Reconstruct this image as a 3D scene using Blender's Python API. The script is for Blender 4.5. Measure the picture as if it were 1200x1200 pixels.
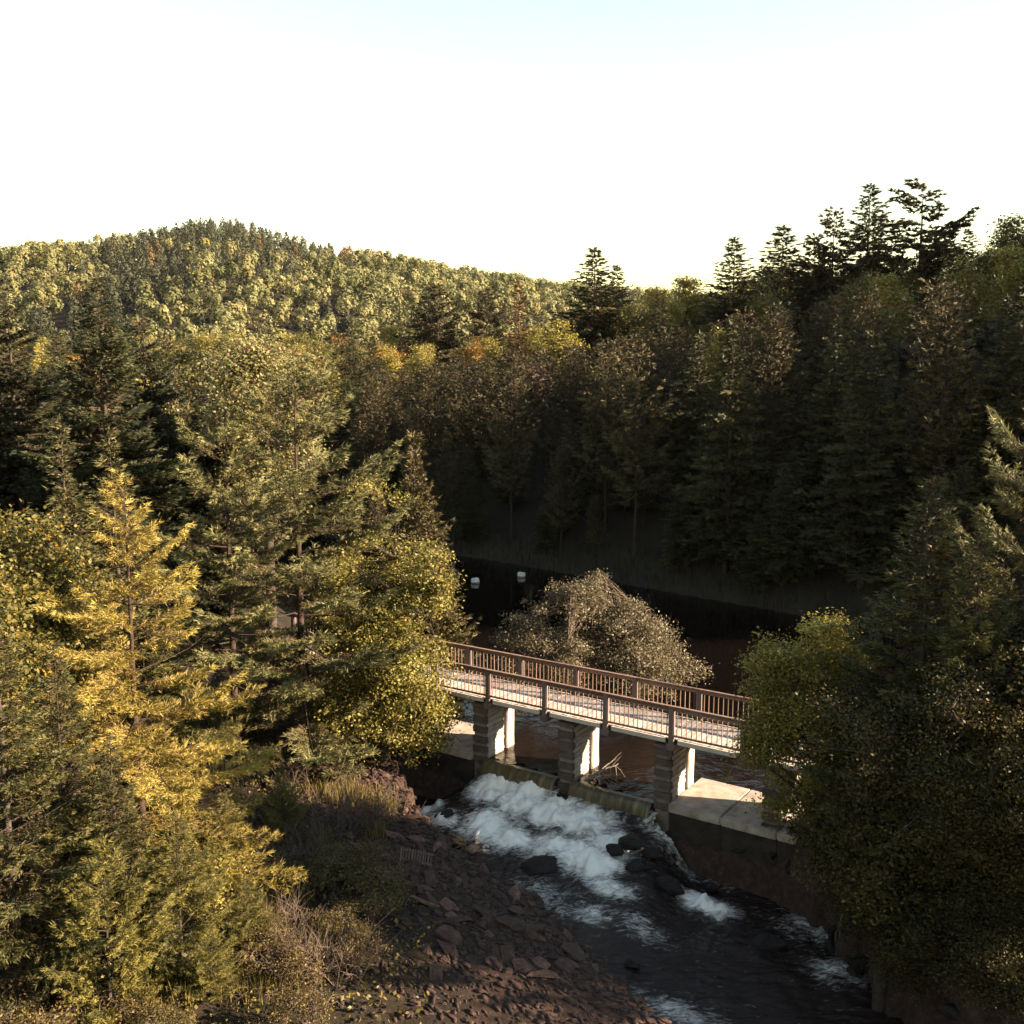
import bpy, bmesh, math
import numpy as np
from mathutils import Vector, Matrix

R = math.radians
scene = bpy.context.scene
C = scene.collection
for o in list(bpy.data.objects):
    bpy.data.objects.remove(o, do_unlink=True)

# ------------------------------------------------------------------ camera
CAM_H = 15.0
PITCH = R(8.0)
cam_d = bpy.data.cameras.new('camera')
cam_d.sensor_width = 36.0
cam_d.lens = 36.0
cam_d.clip_start = 0.1
cam_d.clip_end = 6000
cam = bpy.data.objects.new('camera', cam_d)
C.objects.link(cam)
cam.location = (0, 0, CAM_H)
cam.rotation_euler = (R(90) - PITCH, 0, 0)
scene.camera = cam

# ------------------------------------------------------------------ sky and sun
SUN_EL = R(21.0)
SUN_B = R(-12.0)           # sun stands to the right, a little towards the camera
world = bpy.data.worlds.new('World')
scene.world = world
world.use_nodes = True
wn = world.node_tree
wn.nodes.clear()
w_out = wn.nodes.new('ShaderNodeOutputWorld')
w_bg = wn.nodes.new('ShaderNodeBackground')
w_sky = wn.nodes.new('ShaderNodeTexSky')
w_sky.sky_type = 'NISHITA'
w_sky.sun_disc = False
w_sky.sun_elevation = SUN_EL
w_sky.sun_rotation = R(90) - SUN_B
w_sky.altitude = 200
w_sky.air_density = 1.8
w_sky.dust_density = 0.0
w_sky.ozone_density = 0.0
w_bg.inputs['Strength'].default_value = 0.05
wn.links.new(w_sky.outputs[0], w_bg.inputs['Color'])
wn.links.new(w_bg.outputs[0], w_out.inputs['Surface'])

sun_d = bpy.data.lights.new('sun', 'SUN')
sun_d.energy = 5.0
sun_d.angle = R(0.6)
sun_d.color = (1.0, 0.80, 0.56)
sun = bpy.data.objects.new('sun', sun_d)
C.objects.link(sun)
TO_SUN = Vector((math.cos(SUN_B) * math.cos(SUN_EL), math.sin(SUN_B) * math.cos(SUN_EL), math.sin(SUN_EL)))
sun.rotation_euler = TO_SUN.to_track_quat('Z', 'Y').to_euler()
sun.location = (60, 20, 60)

scene.view_settings.view_transform = 'Standard'
scene.view_settings.look = 'None'
scene.view_settings.gamma = 1.0
scene.view_settings.use_curve_mapping = False
scene.view_settings.exposure = 2.65
cy = scene.cycles
cy.use_denoising = True
cy.max_bounces = 5
cy.diffuse_bounces = 2
cy.glossy_bounces = 2
cy.transmission_bounces = 2
cy.transparent_max_bounces = 4
cy.volume_bounces = 0
cy.caustics_reflective = False
cy.caustics_refractive = False

# ------------------------------------------------------------------ small maths
FW = np.array([0, math.cos(PITCH), -math.sin(PITCH)])
UPV = np.array([0, math.sin(PITCH), math.cos(PITCH)])
RT = np.array([1.0, 0, 0])
ORG = np.array([0, 0, CAM_H])


def ray(u, v):
    return RT * ((u - 600) / 1200) + UPV * ((600 - v) / 1200) + FW


def on_z(u, v, z):
    d = ray(u, v)
    return ORG + d * ((z - CAM_H) / d[2])


def on_y(u, v, y):
    d = ray(u, v)
    return ORG + d * (y / d[1])


def norm(a):
    return a / np.maximum(np.linalg.norm(a, axis=-1, keepdims=True), 1e-9)


def sstep(a, b, x):
    t = np.clip((x - a) / (b - a), 0, 1)
    return t * t * (3 - 2 * t)


def _hash(ix, iy, iz, seed):
    h = (ix * 374761393 + iy * 668265263 + iz * 2147483647 + seed * 974634777) & 0xFFFFFFFF
    h = ((h ^ (h >> 13)) * 1274126177) & 0xFFFFFFFF
    h = h ^ (h >> 16)
    return (h & 0xFFFF) / 65535.0


def vnoise(x, y, z=None, seed=0):
    x = np.asarray(x, float)
    y = np.asarray(y, float)
    z = np.zeros_like(x) if z is None else np.asarray(z, float)
    xi, yi, zi = np.floor(x).astype(np.int64), np.floor(y).astype(np.int64), np.floor(z).astype(np.int64)
    xf, yf, zf = x - xi, y - yi, z - zi
    xf, yf, zf = xf * xf * (3 - 2 * xf), yf * yf * (3 - 2 * yf), zf * zf * (3 - 2 * zf)
    out = 0
    for a in (0, 1):
        for b in (0, 1):
            for c in (0, 1):
                w = (xf if a else 1 - xf) * (yf if b else 1 - yf) * (zf if c else 1 - zf)
                out = out + w * _hash(xi + a, yi + b, zi + c, seed)
    return out * 2 - 1


def fbm(x, y, z=None, seed=0, octv=4):
    s, amp, f = 0, 1.0, 1.0
    for k in range(octv):
        s = s + amp * vnoise(np.asarray(x) * f, np.asarray(y) * f, None if z is None else np.asarray(z) * f, seed + k * 17)
        amp *= 0.5
        f *= 2.03
    return s


def sdf(px, py, poly):
    px = np.asarray(px, float)
    py = np.asarray(py, float)
    d = np.full(px.shape, 1e18)
    inside = np.zeros(px.shape, bool)
    n = len(poly)
    for i in range(n):
        ax, ay = poly[i]
        bx, by = poly[(i + 1) % n]
        ex, ey = bx - ax, by - ay
        wx, wy = px - ax, py - ay
        t = np.clip((wx * ex + wy * ey) / (ex * ex + ey * ey), 0, 1)
        d = np.minimum(d, (wx - ex * t) ** 2 + (wy - ey * t) ** 2)
        if ay != by:
            c = ((ay > py) != (by > py)) & (px < (bx - ax) * (py - ay) / (by - ay) + ax)
            inside ^= c
    d = np.sqrt(d)
    return np.where(inside, -d, d)


# ------------------------------------------------------------------ mesh helpers
def mk_mesh(name, V, faces, col=None, mats=(), midx=None, smooth=False, extra=None):
    """V (N,3); faces: list of int arrays (M,3) or (M,4); col (N,3) point colours; extra {name: (N,)} point floats"""
    me = bpy.data.meshes.new(name)
    V = np.ascontiguousarray(V, dtype=np.float32)
    faces = [np.asarray(f, dtype=np.int32) for f in faces if len(f)]
    me.vertices.add(len(V))
    me.vertices.foreach_set('co', V.ravel())
    loops = np.concatenate([f.ravel() for f in faces])
    totals = np.concatenate([np.full(len(f), f.shape[1], np.int32) for f in faces])
    starts = np.concatenate([[0], np.cumsum(totals)[:-1]]).astype(np.int32)
    me.loops.add(len(loops))
    me.loops.foreach_set('vertex_index', loops)
    me.polygons.add(len(totals))
    me.polygons.foreach_set('loop_start', starts)
    me.polygons.foreach_set('loop_total', totals)
    for m in mats:
        me.materials.append(m)
    if midx is not None:
        me.polygons.foreach_set('material_index', np.asarray(midx, np.int32))
    me.update(calc_edges=True)
    if smooth:
        me.polygons.foreach_set('use_smooth', np.ones(len(totals), bool))
    if col is not None:
        at = me.attributes.new('col', 'FLOAT_COLOR', 'POINT')
        c4 = np.ones((len(V), 4), np.float32)
        c4[:, :3] = col
        at.data.foreach_set('color', c4.ravel())
    for k, arr in (extra or {}).items():
        at = me.attributes.new(k, 'FLOAT', 'POINT')
        at.data.foreach_set('value', np.asarray(arr, np.float32))
    return me


def link(name, data, parent=None):
    o = bpy.data.objects.new(name, data)
    C.objects.link(o)
    if parent is not None:
        o.parent = parent
    return o


def tag(o, label=None, cat=None, group=None, kind=None):
    if label:
        o['label'] = label
    if cat:
        o['category'] = cat
    if group:
        o['group'] = group
    if kind:
        o['kind'] = kind
    return o


def tube(pts, rad, sides=6, cap=True):
    pts = np.asarray(pts, float)
    rad = np.asarray(rad, float)
    n = len(pts)
    t = norm(np.gradient(pts, axis=0))
    ref = np.array([0.0, 0, 1.0]) if abs(t[:, 2]).mean() < 0.8 else np.array([1.0, 0, 0])
    a = norm(np.cross(t, ref))
    b = np.cross(t, a)
    ang = np.linspace(0, 2 * np.pi, sides, endpoint=False)
    V = pts[:, None, :] + rad[:, None, None] * (a[:, None, :] * np.cos(ang)[None, :, None] + b[:, None, :] * np.sin(ang)[None, :, None])
    V = V.reshape(-1, 3)
    i = np.arange(n - 1)[:, None] * sides
    j = np.arange(sides)[None, :]
    k = (np.arange(sides)[None, :] + 1) % sides
    F = np.stack([i + j, i + k, i + sides + k, i + sides + j], -1).reshape(-1, 4)
    return V, F


class Acc:
    def __init__(self):
        self.V, self.T, self.Q, self.c, self.n = [], [], [], [], 0

    def add(self, V, F, col=None):
        F = np.asarray(F)
        self.V.append(V)
        (self.T if F.shape[1] == 3 else self.Q).append(F + self.n)
        if col is not None:
            col = np.asarray(col, float)
            self.c.append(np.broadcast_to(col, (len(V), 3)))
        self.n += len(V)

    def mesh(self, name, mats=(), smooth=False):
        fs = []
        if self.T:
            fs.append(np.concatenate(self.T))
        if self.Q:
            fs.append(np.concatenate(self.Q))
        return mk_mesh(name, np.concatenate(self.V), fs, np.concatenate(self.c) if self.c else None, mats, smooth=smooth)


BOXF = np.array([[0, 3, 2, 1], [4, 5, 6, 7], [0, 1, 5, 4], [1, 2, 6, 5], [2, 3, 7, 6], [3, 0, 4, 7]])


def box(x0, x1, y0, y1, z0, z1):
    return np.array([[x0, y0, z0], [x1, y0, z0], [x1, y1, z0], [x0, y1, z0], [x0, y0, z1], [x1, y0, z1], [x1, y1, z1], [x0, y1, z1]], float), BOXF


def bevel_mesh(name, V, F, mats, w=0.01, seg=1, jitter=0.0, seed=0, cuts=0):
    bm = bmesh.new()
    vs = [bm.verts.new(v) for v in V]
    for f in F:
        bm.faces.new([vs[i] for i in f])
    bmesh.ops.recalc_face_normals(bm, faces=bm.faces)
    if cuts:
        bmesh.ops.subdivide_edges(bm, edges=bm.edges[:], cuts=cuts, use_grid_fill=True)
    if jitter:
        rg = np.random.default_rng(seed)
        for v in bm.verts:
            v.co += Vector(rg.normal(0, jitter, 3))
    if w:
        bmesh.ops.bevel(bm, geom=bm.edges[:] if not cuts else [e for e in bm.edges if len(e.link_faces) == 2 and e.calc_face_angle(0) > 0.6], offset=w, segments=seg, affect='EDGES')
    me = bpy.data.meshes.new(name)
    bm.to_mesh(me)
    bm.free()
    for m in mats:
        me.materials.append(m)
    return me


# ------------------------------------------------------------------ materials
def new_mat(name):
    m = bpy.data.materials.new(name)
    m.use_nodes = True
    nt = m.node_tree
    nt.nodes.clear()
    out = nt.nodes.new('ShaderNodeOutputMaterial')
    return m, nt, out


def N(nt, typ, **kw):
    n = nt.nodes.new(typ)
    for k, v in kw.items():
        if k in n.inputs.keys():
            n.inputs[k].default_value = v
        else:
            setattr(n, k, v)
    return n


def ramp(nt, stops):
    r = nt.nodes.new('ShaderNodeValToRGB')
    el = r.color_ramp.elements
    while len(el) > 1:
        el.remove(el[-1])
    el[0].position = stops[0][0]
    el[0].color = (*stops[0][1], 1)
    for p, c in stops[1:]:
        e = el.new(p)
        e.color = (*c, 1)
    return r


def foliage_mat(name, trans=0.35, rough=0.55, jit=0.25, gain=0.68, hue=0.499):
    m, nt, out = new_mat(name)
    at = N(nt, 'ShaderNodeAttribute', attribute_name='col')
    oi = N(nt, 'ShaderNodeObjectInfo')
    hs = N(nt, 'ShaderNodeHueSaturation')
    mr = N(nt, 'ShaderNodeMapRange')
    mr.inputs['To Min'].default_value = (1 - jit) * gain
    mr.inputs['To Max'].default_value = (1 + jit) * gain
    nt.links.new(oi.outputs['Random'], mr.inputs['Value'])
    nt.links.new(mr.outputs[0], hs.inputs['Value'])
    hs.inputs['Hue'].default_value = hue
    nt.links.new(at.outputs['Color'], hs.inputs['Color'])
    p = N(nt, 'ShaderNodeBsdfPrincipled', Roughness=rough)
    p.inputs['Specular IOR Level'].default_value = 0.25
    nt.links.new(hs.outputs[0], p.inputs['Base Color'])
    t = N(nt, 'ShaderNodeBsdfTranslucent')
    nt.links.new(hs.outputs[0], t.inputs['Color'])
    mx = N(nt, 'ShaderNodeMixShader')
    mx.inputs[0].default_value = trans
    nt.links.new(p.outputs[0], mx.inputs[1])
    nt.links.new(t.outputs[0], mx.inputs[2])
    nt.links.new(mx.outputs[0], out.inputs['Surface'])
    return m


def stone_mat(name, stops, scale=3.0, rough=0.85, bump=0.4, bscale=14, bands=None, spec=0.3, objrand=0.0, wet=None):
    m, nt, out = new_mat(name)
    tc = N(nt, 'ShaderNodeTexCoord')
    src = tc.outputs['Object']
    nz = N(nt, 'ShaderNodeTexNoise', Scale=scale, Detail=7.0, Roughness=0.62)
    nt.links.new(src, nz.inputs['Vector'])
    if objrand:
        oi = N(nt, 'ShaderNodeObjectInfo')
        ma = N(nt, 'ShaderNodeMath', operation='MULTIPLY_ADD')
        ma.inputs[1].default_value = objrand
        sb = N(nt, 'ShaderNodeMath', operation='SUBTRACT')
        sb.inputs[1].default_value = objrand / 2
        nt.links.new(oi.outputs['Random'], ma.inputs[0])
        nt.links.new(nz.outputs['Fac'], ma.inputs[2])
        nt.links.new(ma.outputs[0], sb.inputs[0])
        fac = sb.outputs[0]
    else:
        fac = nz.outputs['Fac']
    r = ramp(nt, [(p_, tuple(0.7 * c_ for c_ in cc)) for p_, cc in stops])
    nt.links.new(fac, r.inputs['Fac'])
    p = N(nt, 'ShaderNodeBsdfPrincipled', Roughness=rough)
    p.inputs['Specular IOR Level'].default_value = spec
    nt.links.new(r.outputs[0], p.inputs['Base Color'])
    nb = N(nt, 'ShaderNodeTexNoise', Scale=bscale, Detail=8.0, Roughness=0.65)
    nt.links.new(src, nb.inputs['Vector'])
    bp = N(nt, 'ShaderNodeBump', Strength=bump, Distance=0.08)
    nt.links.new(nb.outputs['Fac'], bp.inputs['Height'])
    nt.links.new(bp.outputs[0], p.inputs['Normal'])
    nt.links.new(p.outputs[0], out.inputs['Surface'])
    return m


def wood_mat(name, c0, c1, rough=0.75, stretch=(1, 12, 12), rnd=0.5):
    m, nt, out = new_mat(name)
    tc = N(nt, 'ShaderNodeTexCoord')
    mp = N(nt, 'ShaderNodeMapping')
    mp.inputs['Scale'].default_value = stretch
    nt.links.new(tc.outputs['Object'], mp.inputs['Vector'])
    nz = N(nt, 'ShaderNodeTexNoise', Scale=2.5, Detail=6.0)
    nt.links.new(mp.outputs[0], nz.inputs['Vector'])
    oi = N(nt, 'ShaderNodeObjectInfo')
    mx = N(nt, 'ShaderNodeMath', operation='MULTIPLY_ADD')
    mx.inputs[1].default_value = rnd
    nt.links.new(oi.outputs['Random'], mx.inputs[0])
    sb = N(nt, 'ShaderNodeMath', operation='SUBTRACT')
    sb.inputs[1].default_value = rnd / 2
    nt.links.new(nz.outputs['Fac'], mx.inputs[2])
    nt.links.new(mx.outputs[0], sb.inputs[0])
    r = ramp(nt, [(0.2, tuple(0.72 * c_ for c_ in c0)), (0.8, tuple(0.72 * c_ for c_ in c1))])
    nt.links.new(sb.outputs[0], r.inputs['Fac'])
    p = N(nt, 'ShaderNodeBsdfPrincipled', Roughness=rough)
    nt.links.new(r.outputs[0], p.inputs['Base Color'])
    bp = N(nt, 'ShaderNodeBump', Strength=0.3, Distance=0.01)
    nt.links.new(nz.outputs['Fac'], bp.inputs['Height'])
    nt.links.new(bp.outputs[0], p.inputs['Normal'])
    nt.links.new(p.outputs[0], out.inputs['Surface'])
    return m


M = {}
M['leaf'] = foliage_mat('leaf', 0.38, 0.5, 0.2)
M['needle'] = foliage_mat('needle', 0.18, 0.6, 0.2, 0.68, 0.507)
M['far_leaf'] = foliage_mat('far_leaf', 0.22, 0.7, 0.0, 0.66, 0.503)
M['grass'] = foliage_mat('grass_blade', 0.4, 0.6, 0.1)
M['bark'] = stone_mat('bark', [(0.3, (0.028, 0.02, 0.015)), (0.7, (0.11, 0.08, 0.06))], 6, 0.95, 0.8, 25)
M['pine_bark'] = stone_mat('pine_bark', [(0.3, (0.025, 0.015, 0.011)), (0.7, (0.09, 0.052, 0.036))], 6, 0.95, 0.8, 25)
M['pale_bark'] = stone_mat('pale_bark', [(0.35, (0.12, 0.1, 0.085)), (0.65, (0.42, 0.38, 0.34))], 8, 0.9, 0.5, 25)
M['twig'] = stone_mat('twig', [(0.3, (0.07, 0.045, 0.035)), (0.7, (0.2, 0.14, 0.11))], 4, 0.95, 0.4, 20)
M['rock'] = stone_mat('rock', [(0.2, (0.02, 0.011, 0.009)), (0.45, (0.078, 0.039, 0.028)), (0.68, (0.16, 0.082, 0.057)), (0.9, (0.3, 0.195, 0.145))], 3.5, 0.8, 0.8, 12, objrand=0.35)
M['wet_rock'] = stone_mat('wet_rock', [(0.3, (0.009, 0.007, 0.006)), (0.7, (0.035, 0.026, 0.022))], 2.5, 0.6, 0.9, 7, spec=0.25)
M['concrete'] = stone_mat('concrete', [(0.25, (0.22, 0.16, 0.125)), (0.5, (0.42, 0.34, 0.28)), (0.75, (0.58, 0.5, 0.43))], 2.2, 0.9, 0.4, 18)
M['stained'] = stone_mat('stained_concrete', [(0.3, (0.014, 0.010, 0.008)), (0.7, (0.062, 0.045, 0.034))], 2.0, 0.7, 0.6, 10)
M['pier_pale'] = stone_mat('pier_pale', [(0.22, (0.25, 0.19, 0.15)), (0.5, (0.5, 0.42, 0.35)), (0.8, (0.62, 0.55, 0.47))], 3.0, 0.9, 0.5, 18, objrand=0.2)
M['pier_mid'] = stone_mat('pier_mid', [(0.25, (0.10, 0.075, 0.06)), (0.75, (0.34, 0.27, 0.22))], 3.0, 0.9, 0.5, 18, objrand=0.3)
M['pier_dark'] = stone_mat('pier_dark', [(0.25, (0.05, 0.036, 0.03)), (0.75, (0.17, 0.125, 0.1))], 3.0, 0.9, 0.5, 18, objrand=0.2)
M['rail_wood'] = wood_mat('rail_wood', (0.095, 0.052, 0.036), (0.25, 0.145, 0.10), stretch=(3, 3, 3))
M['post_wood'] = wood_mat('post_wood', (0.10, 0.07, 0.06), (0.2, 0.14, 0.12), stretch=(10, 10, 1))
M['deck_wood'] = wood_mat('deck_wood', (0.34, 0.26, 0.215), (0.58, 0.485, 0.43), stretch=(10, 1, 10), rnd=0.6)
M['edge_wood'] = wood_mat('edge_wood', (0.5, 0.42, 0.35), (0.7, 0.62, 0.54), stretch=(1, 10, 10), rnd=0.2)
M['girder'] = wood_mat('girder_steel', (0.03, 0.022, 0.02), (0.07, 0.05, 0.045))
M['buoy'] = stone_mat('buoy_plastic', [(0.3, (0.55, 0.48, 0.42)), (0.7, (0.75, 0.68, 0.6))], 4, 0.5, 0.05, 10)
M['drift'] = stone_mat('driftwood', [(0.3, (0.2, 0.15, 0.12)), (0.7, (0.5, 0.42, 0.36))], 4, 0.9, 0.4, 20)

# ------------------------------------------------------------------ the dam line
# s runs along the bridge (to the right and nearer), q runs downstream from the plane of the near railing
S0 = np.array([-0.875, 38.36])
DV = np.array([0.829, -0.559])
NV = np.array([-0.559, -0.829])
DAM_ANG = math.atan2(DV[1], DV[0])


def sq(s, q, z=0.0):
    p = S0 + DV * s + NV * q
    return np.array([p[0], p[1], z])


def to_sq(x, y):
    dx, dy = np.asarray(x) - S0[0], np.asarray(y) - S0[1]
    return dx * DV[0] + dy * DV[1], dx * NV[0] + dy * NV[1]


W_UP = -0.2
W_DN = -2.2
# upstream pond outline and downstream river outline (plan)
POND = [tuple(sq(-6.5, 0.25)[:2]), tuple(sq(-7.0, -1.5)[:2]), (-8.5, 50), (-15, 64), (-40, 84), (-80, 108), (-130, 135), (-130, 165), (-60, 124), (-20, 95), (-1, 80),
        (9, 70.5), (18.5, 61.5), (27, 52), (30, 44), (25, 37), (17, 33.5), tuple(sq(14, -1.5)[:2]), tuple(sq(13, 0.25)[:2])]
RIVER = [tuple(sq(-4.5, -0.2)[:2]), (-4.0, 36.6), (-3.1, 33.6), (-1.1, 29.8), (1.0, 27.4), (2.2, 25.0), (5, 19), (9, 10), (18, 0), (40, -16), (60, -30),
         (60, -14), (36, 0), (18, 13), (11.4, 22), (10.2, 26), (9.8, 29.3), tuple(sq(11.6, -0.2)[:2])]
ISLE = np.array([4.2, 44.6])


def crest_px(x):
    """hill crest height as a function of x on the line y = 480"""
    u = 600 + 1200 * np.asarray(x) / 480.0
    v = np.interp(u, [-900, -400, 0, 130, 200, 250, 300, 360, 450, 550, 650, 760, 900, 1200, 2000], [330, 300, 280, 273, 256, 242, 249, 266, 283, 300, 312, 322, 335, 350, 370])
    return 15 + (431 - v) / 1200 * 488 - 21


def ground(x, y):
    x = np.asarray(x, float)
    y = np.asarray(y, float)
    dp = sdf(x, y, POND)
    dr = sdf(x, y, RIVER)
    s, q = to_sq(x, y)
    d = np.minimum(dp, dr)
    mixw = sstep(-1.0, 1.5, dp - dr)             # 1 where the river is the nearer water
    mixw = mixw * sstep(-2.0, 0.6, q)
    wl = W_UP + (W_DN - W_UP) * mixw
    do = np.maximum(d, 0)
    rise = 0.3 * np.minimum(do, 7) + 0.07 * np.maximum(do - 7, 0)
    rise = np.minimum(rise, 5 + 0.012 * do)
    rough = fbm(x * 0.8, y * 0.8, seed=3) * 0.22 * sstep(0, 2, do) + fbm(x * 0.07, y * 0.07, seed=9) * 0.6 * sstep(4, 20, do)
    h = wl + 0.05 + rise + rough
    # land at the two ends of the bridge rises to the deck
    for se in (-13.0, 17.6):
        e = np.exp(-(((s - se) / 2.6) ** 2 + (np.maximum(np.abs(q + 1.0) - 0.8, 0) / 2.4) ** 2))
        h = h + (2.2 - h) * np.clip(e * 1.3, 0, 1) * (do > 0)
    # ridge behind the far bank
    df = (x + 1) * 0.69 + (y - 80) * 0.73
    far = sstep(-8, 6, df)
    rid = np.maximum(df, 0) * 0.27
    cap = 15 + 12 * sstep(45, 110, x - (y - 100) * 0.35)  # ridge heightened right of view so it casts more shade
    rid = cap * (1 - np.exp(-rid / cap * 1.15))
    rid = rid * sstep(-70, 40, x - (y - 100) * 0.25)
    rid = rid + 10 * sstep(36, 88, x) * sstep(40, 62, y) * (1 - 0.6 * sstep(110, 170, y))  # shoulder raised on the right, mostly out of view, to shade the pines
    h = h + rid * np.maximum(far, sstep(36, 50, x) * sstep(40, 56, y)) + far * fbm(x * 0.03, y * 0.03, seed=21) * 1.5 * sstep(5, 40, df)
    # the big hill
    hill = crest_px(x * 480 / np.maximum(y, 200)) * sstep(215, 480, y) * (1 - 0.35 * sstep(500, 900, y))
    hill = hill + fbm(x * 0.012 + 3, y * 0.012, seed=33, octv=3) * 9 * sstep(230, 330, y) * (1 - sstep(390, 450, y))
    h = np.maximum(h, hill)
    # beds
    bed = wl - np.minimum(0.45 * np.maximum(-d, 0), 1.6) - 0.05
    h = np.where(d < 0, bed, h)
    # islet with the bush
    r = np.hypot((x - ISLE[0]) / 2.6, (y - ISLE[1]) / 1.7)
    h = np.maximum(h, np.where(r < 1.6, 0.25 - 0.75 * r ** 2, -50))
    return h


def stretch(lo, hi, fine, a, b, grow=1.09):
    xs = list(np.arange(lo, hi + 1e-6, fine))
    st = fine
    while xs[-1] < b:
        st *= grow
        xs.append(xs[-1] + st)
    st = fine
    while xs[0] > a:
        st *= grow
        xs.insert(0, xs[0] - st)
    return np.array(xs)


def grid_faces(nx, ny, keep=None):
    i = np.arange(ny - 1)[:, None] * nx + np.arange(nx - 1)[None, :]
    F = np.stack([i, i + 1, i + nx + 1, i + nx], -1).reshape(-1, 4)
    return F if keep is None else F[keep.reshape(-1)]


# ground material: forest floor, moss, and rock near the water
m, nt, out = new_mat('forest_floor')
tc = N(nt, 'ShaderNodeTexCoord')
n1 = N(nt, 'ShaderNodeTexNoise', Scale=0.35, Detail=6.0)
n2 = N(nt, 'ShaderNodeTexNoise', Scale=5.0, Detail=8.0, Roughness=0.7)
nt.links.new(tc.outputs['Object'], n1.inputs['Vector'])
nt.links.new(tc.outputs['Object'], n2.inputs['Vector'])
r1 = ramp(nt, [(0.3, (0.012, 0.008, 0.006)), (0.5, (0.025, 0.017, 0.010)), (0.7, (0.021, 0.018, 0.009))])
r2 = ramp(nt, [(0.3, (0.018, 0.0105, 0.008)), (0.55, (0.052, 0.028, 0.02)), (0.8, (0.115, 0.066, 0.046))])
nt.links.new(n1.outputs['Fac'], r1.inputs['Fac'])
nt.links.new(n2.outputs['Fac'], r2.inputs['Fac'])
at = N(nt, 'ShaderNodeAttribute', attribute_name='rocky')
mx = N(nt, 'ShaderNodeMix', data_type='RGBA')
nt.links.new(at.outputs['Fac'], mx.inputs['Factor'])
nt.links.new(r1.outputs[0], mx.inputs['A'])
nt.links.new(r2.outputs[0], mx.inputs['B'])
p = N(nt, 'ShaderNodeBsdfPrincipled', Roughness=0.9)
p.inputs['Specular IOR Level'].default_value = 0.2
nt.links.new(mx.outputs['Result'], p.inputs['Base Color'])
bp = N(nt, 'ShaderNodeBump', Strength=0.9, Distance=0.12)
nt.links.new(n2.outputs['Fac'], bp.inputs['Height'])
nt.links.new(bp.outputs[0], p.inputs['Normal'])
nt.links.new(p.outputs[0], out.inputs['Surface'])
M['floor'] = m

gx = stretch(-22, 20, 0.4, -1500, 1500, 1.1)
gy = stretch(18, 60, 0.4, -300, 2500, 1.1)
GX, GY = np.meshgrid(gx, gy)
GZ = ground(GX, GY)


def gz(x, y):
    i = min(max(int(np.searchsorted(gx, x)) - 1, 0), len(gx) - 2)
    j = min(max(int(np.searchsorted(gy, y)) - 1, 0), len(gy) - 2)
    a, b = (x - gx[i]) / (gx[i + 1] - gx[i]), (y - gy[j]) / (gy[j + 1] - gy[j])
    return float((GZ[j, i] * (1 - a) + GZ[j, i + 1] * a) * (1 - b) + (GZ[j + 1, i] * (1 - a) + GZ[j + 1, i + 1] * a) * b)


dR = sdf(GX, GY, RIVER)
rocky = 1 - sstep(2.0, 5.5, dR + 1.2 * fbm(GX * 0.5, GY * 0.5, seed=5))
me = mk_mesh('ground', np.stack([GX, GY, GZ], -1).reshape(-1, 3), [grid_faces(len(gx), len(gy))], None, [M['floor']], smooth=True, extra={'rocky': rocky.ravel()})
tag(link('ground', me), 'forest floor and rocky river banks rising to hills', None, None, 'structure')

# ------------------------------------------------------------------ water
m, nt, out = new_mat('pond_water')
tc = N(nt, 'ShaderNodeTexCoord')
n1 = N(nt, 'ShaderNodeTexNoise', Scale=1.6, Detail=4.0)
nt.links.new(tc.outputs['Object'], n1.inputs['Vector'])
at = N(nt, 'ShaderNodeAttribute', attribute_name='rip')
bs = N(nt, 'ShaderNodeMath', operation='MULTIPLY')
nt.links.new(n1.outputs['Fac'], bs.inputs[0])
nt.links.new(at.outputs['Fac'], bs.inputs[1])
p = N(nt, 'ShaderNodeBsdfPrincipled', Roughness=0.06, IOR=1.33)
pc = ramp(nt, [(0.1, (0.003, 0.0022, 0.002)), (0.9, (0.008, 0.0052, 0.0045))])
nt.links.new(at.outputs['Fac'], pc.inputs['Fac'])
nt.links.new(pc.outputs[0], p.inputs['Base Color'])
bp = N(nt, 'ShaderNodeBump', Strength=1.0, Distance=0.09)
nt.links.new(bs.outputs[0], bp.inputs['Height'])
nt.links.new(bp.outputs[0], p.inputs['Normal'])
nt.links.new(p.outputs[0], out.inputs['Surface'])
M['pond'] = m

px_ = stretch(-12, 30, 0.5, -135, 40, 1.1)
py_ = stretch(27, 60, 0.5, 24, 170, 1.1)
PX, PY = np.meshgrid(px_, py_)
dP = sdf(PX, PY, POND)
ps, pq = to_sq(PX, PY)
# the pond reaches to the weir crest (q = 0) within the dam's width
ins = (dP < 2.0) | ((ps > -6) & (ps < 13) & (pq < 0.3) & (pq > -6))
ins &= pq < 0.2
rip = 0.08 + 0.92 * sstep(-9, -2, pq) * sstep(-4, -1, ps) * (1 - sstep(9, 12, ps))
keep = ins[:-1, :-1] & ins[1:, :-1] & ins[:-1, 1:] & ins[1:, 1:]
me = mk_mesh('pond', np.stack([PX, PY, np.full_like(PX, W_UP)], -1).reshape(-1, 3), [grid_faces(len(px_), len(py_), keep)], None, [M['pond']], smooth=True, extra={'rip': rip.ravel()})
bm = bmesh.new(); bm.from_mesh(me)
bmesh.ops.delete(bm, geom=[v for v in bm.verts if not v.link_faces], context='VERTS')
bm.to_mesh(me); bm.free()
tag(link('pond', me), 'still dark pond water above the weir', None, None, 'structure')

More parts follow.
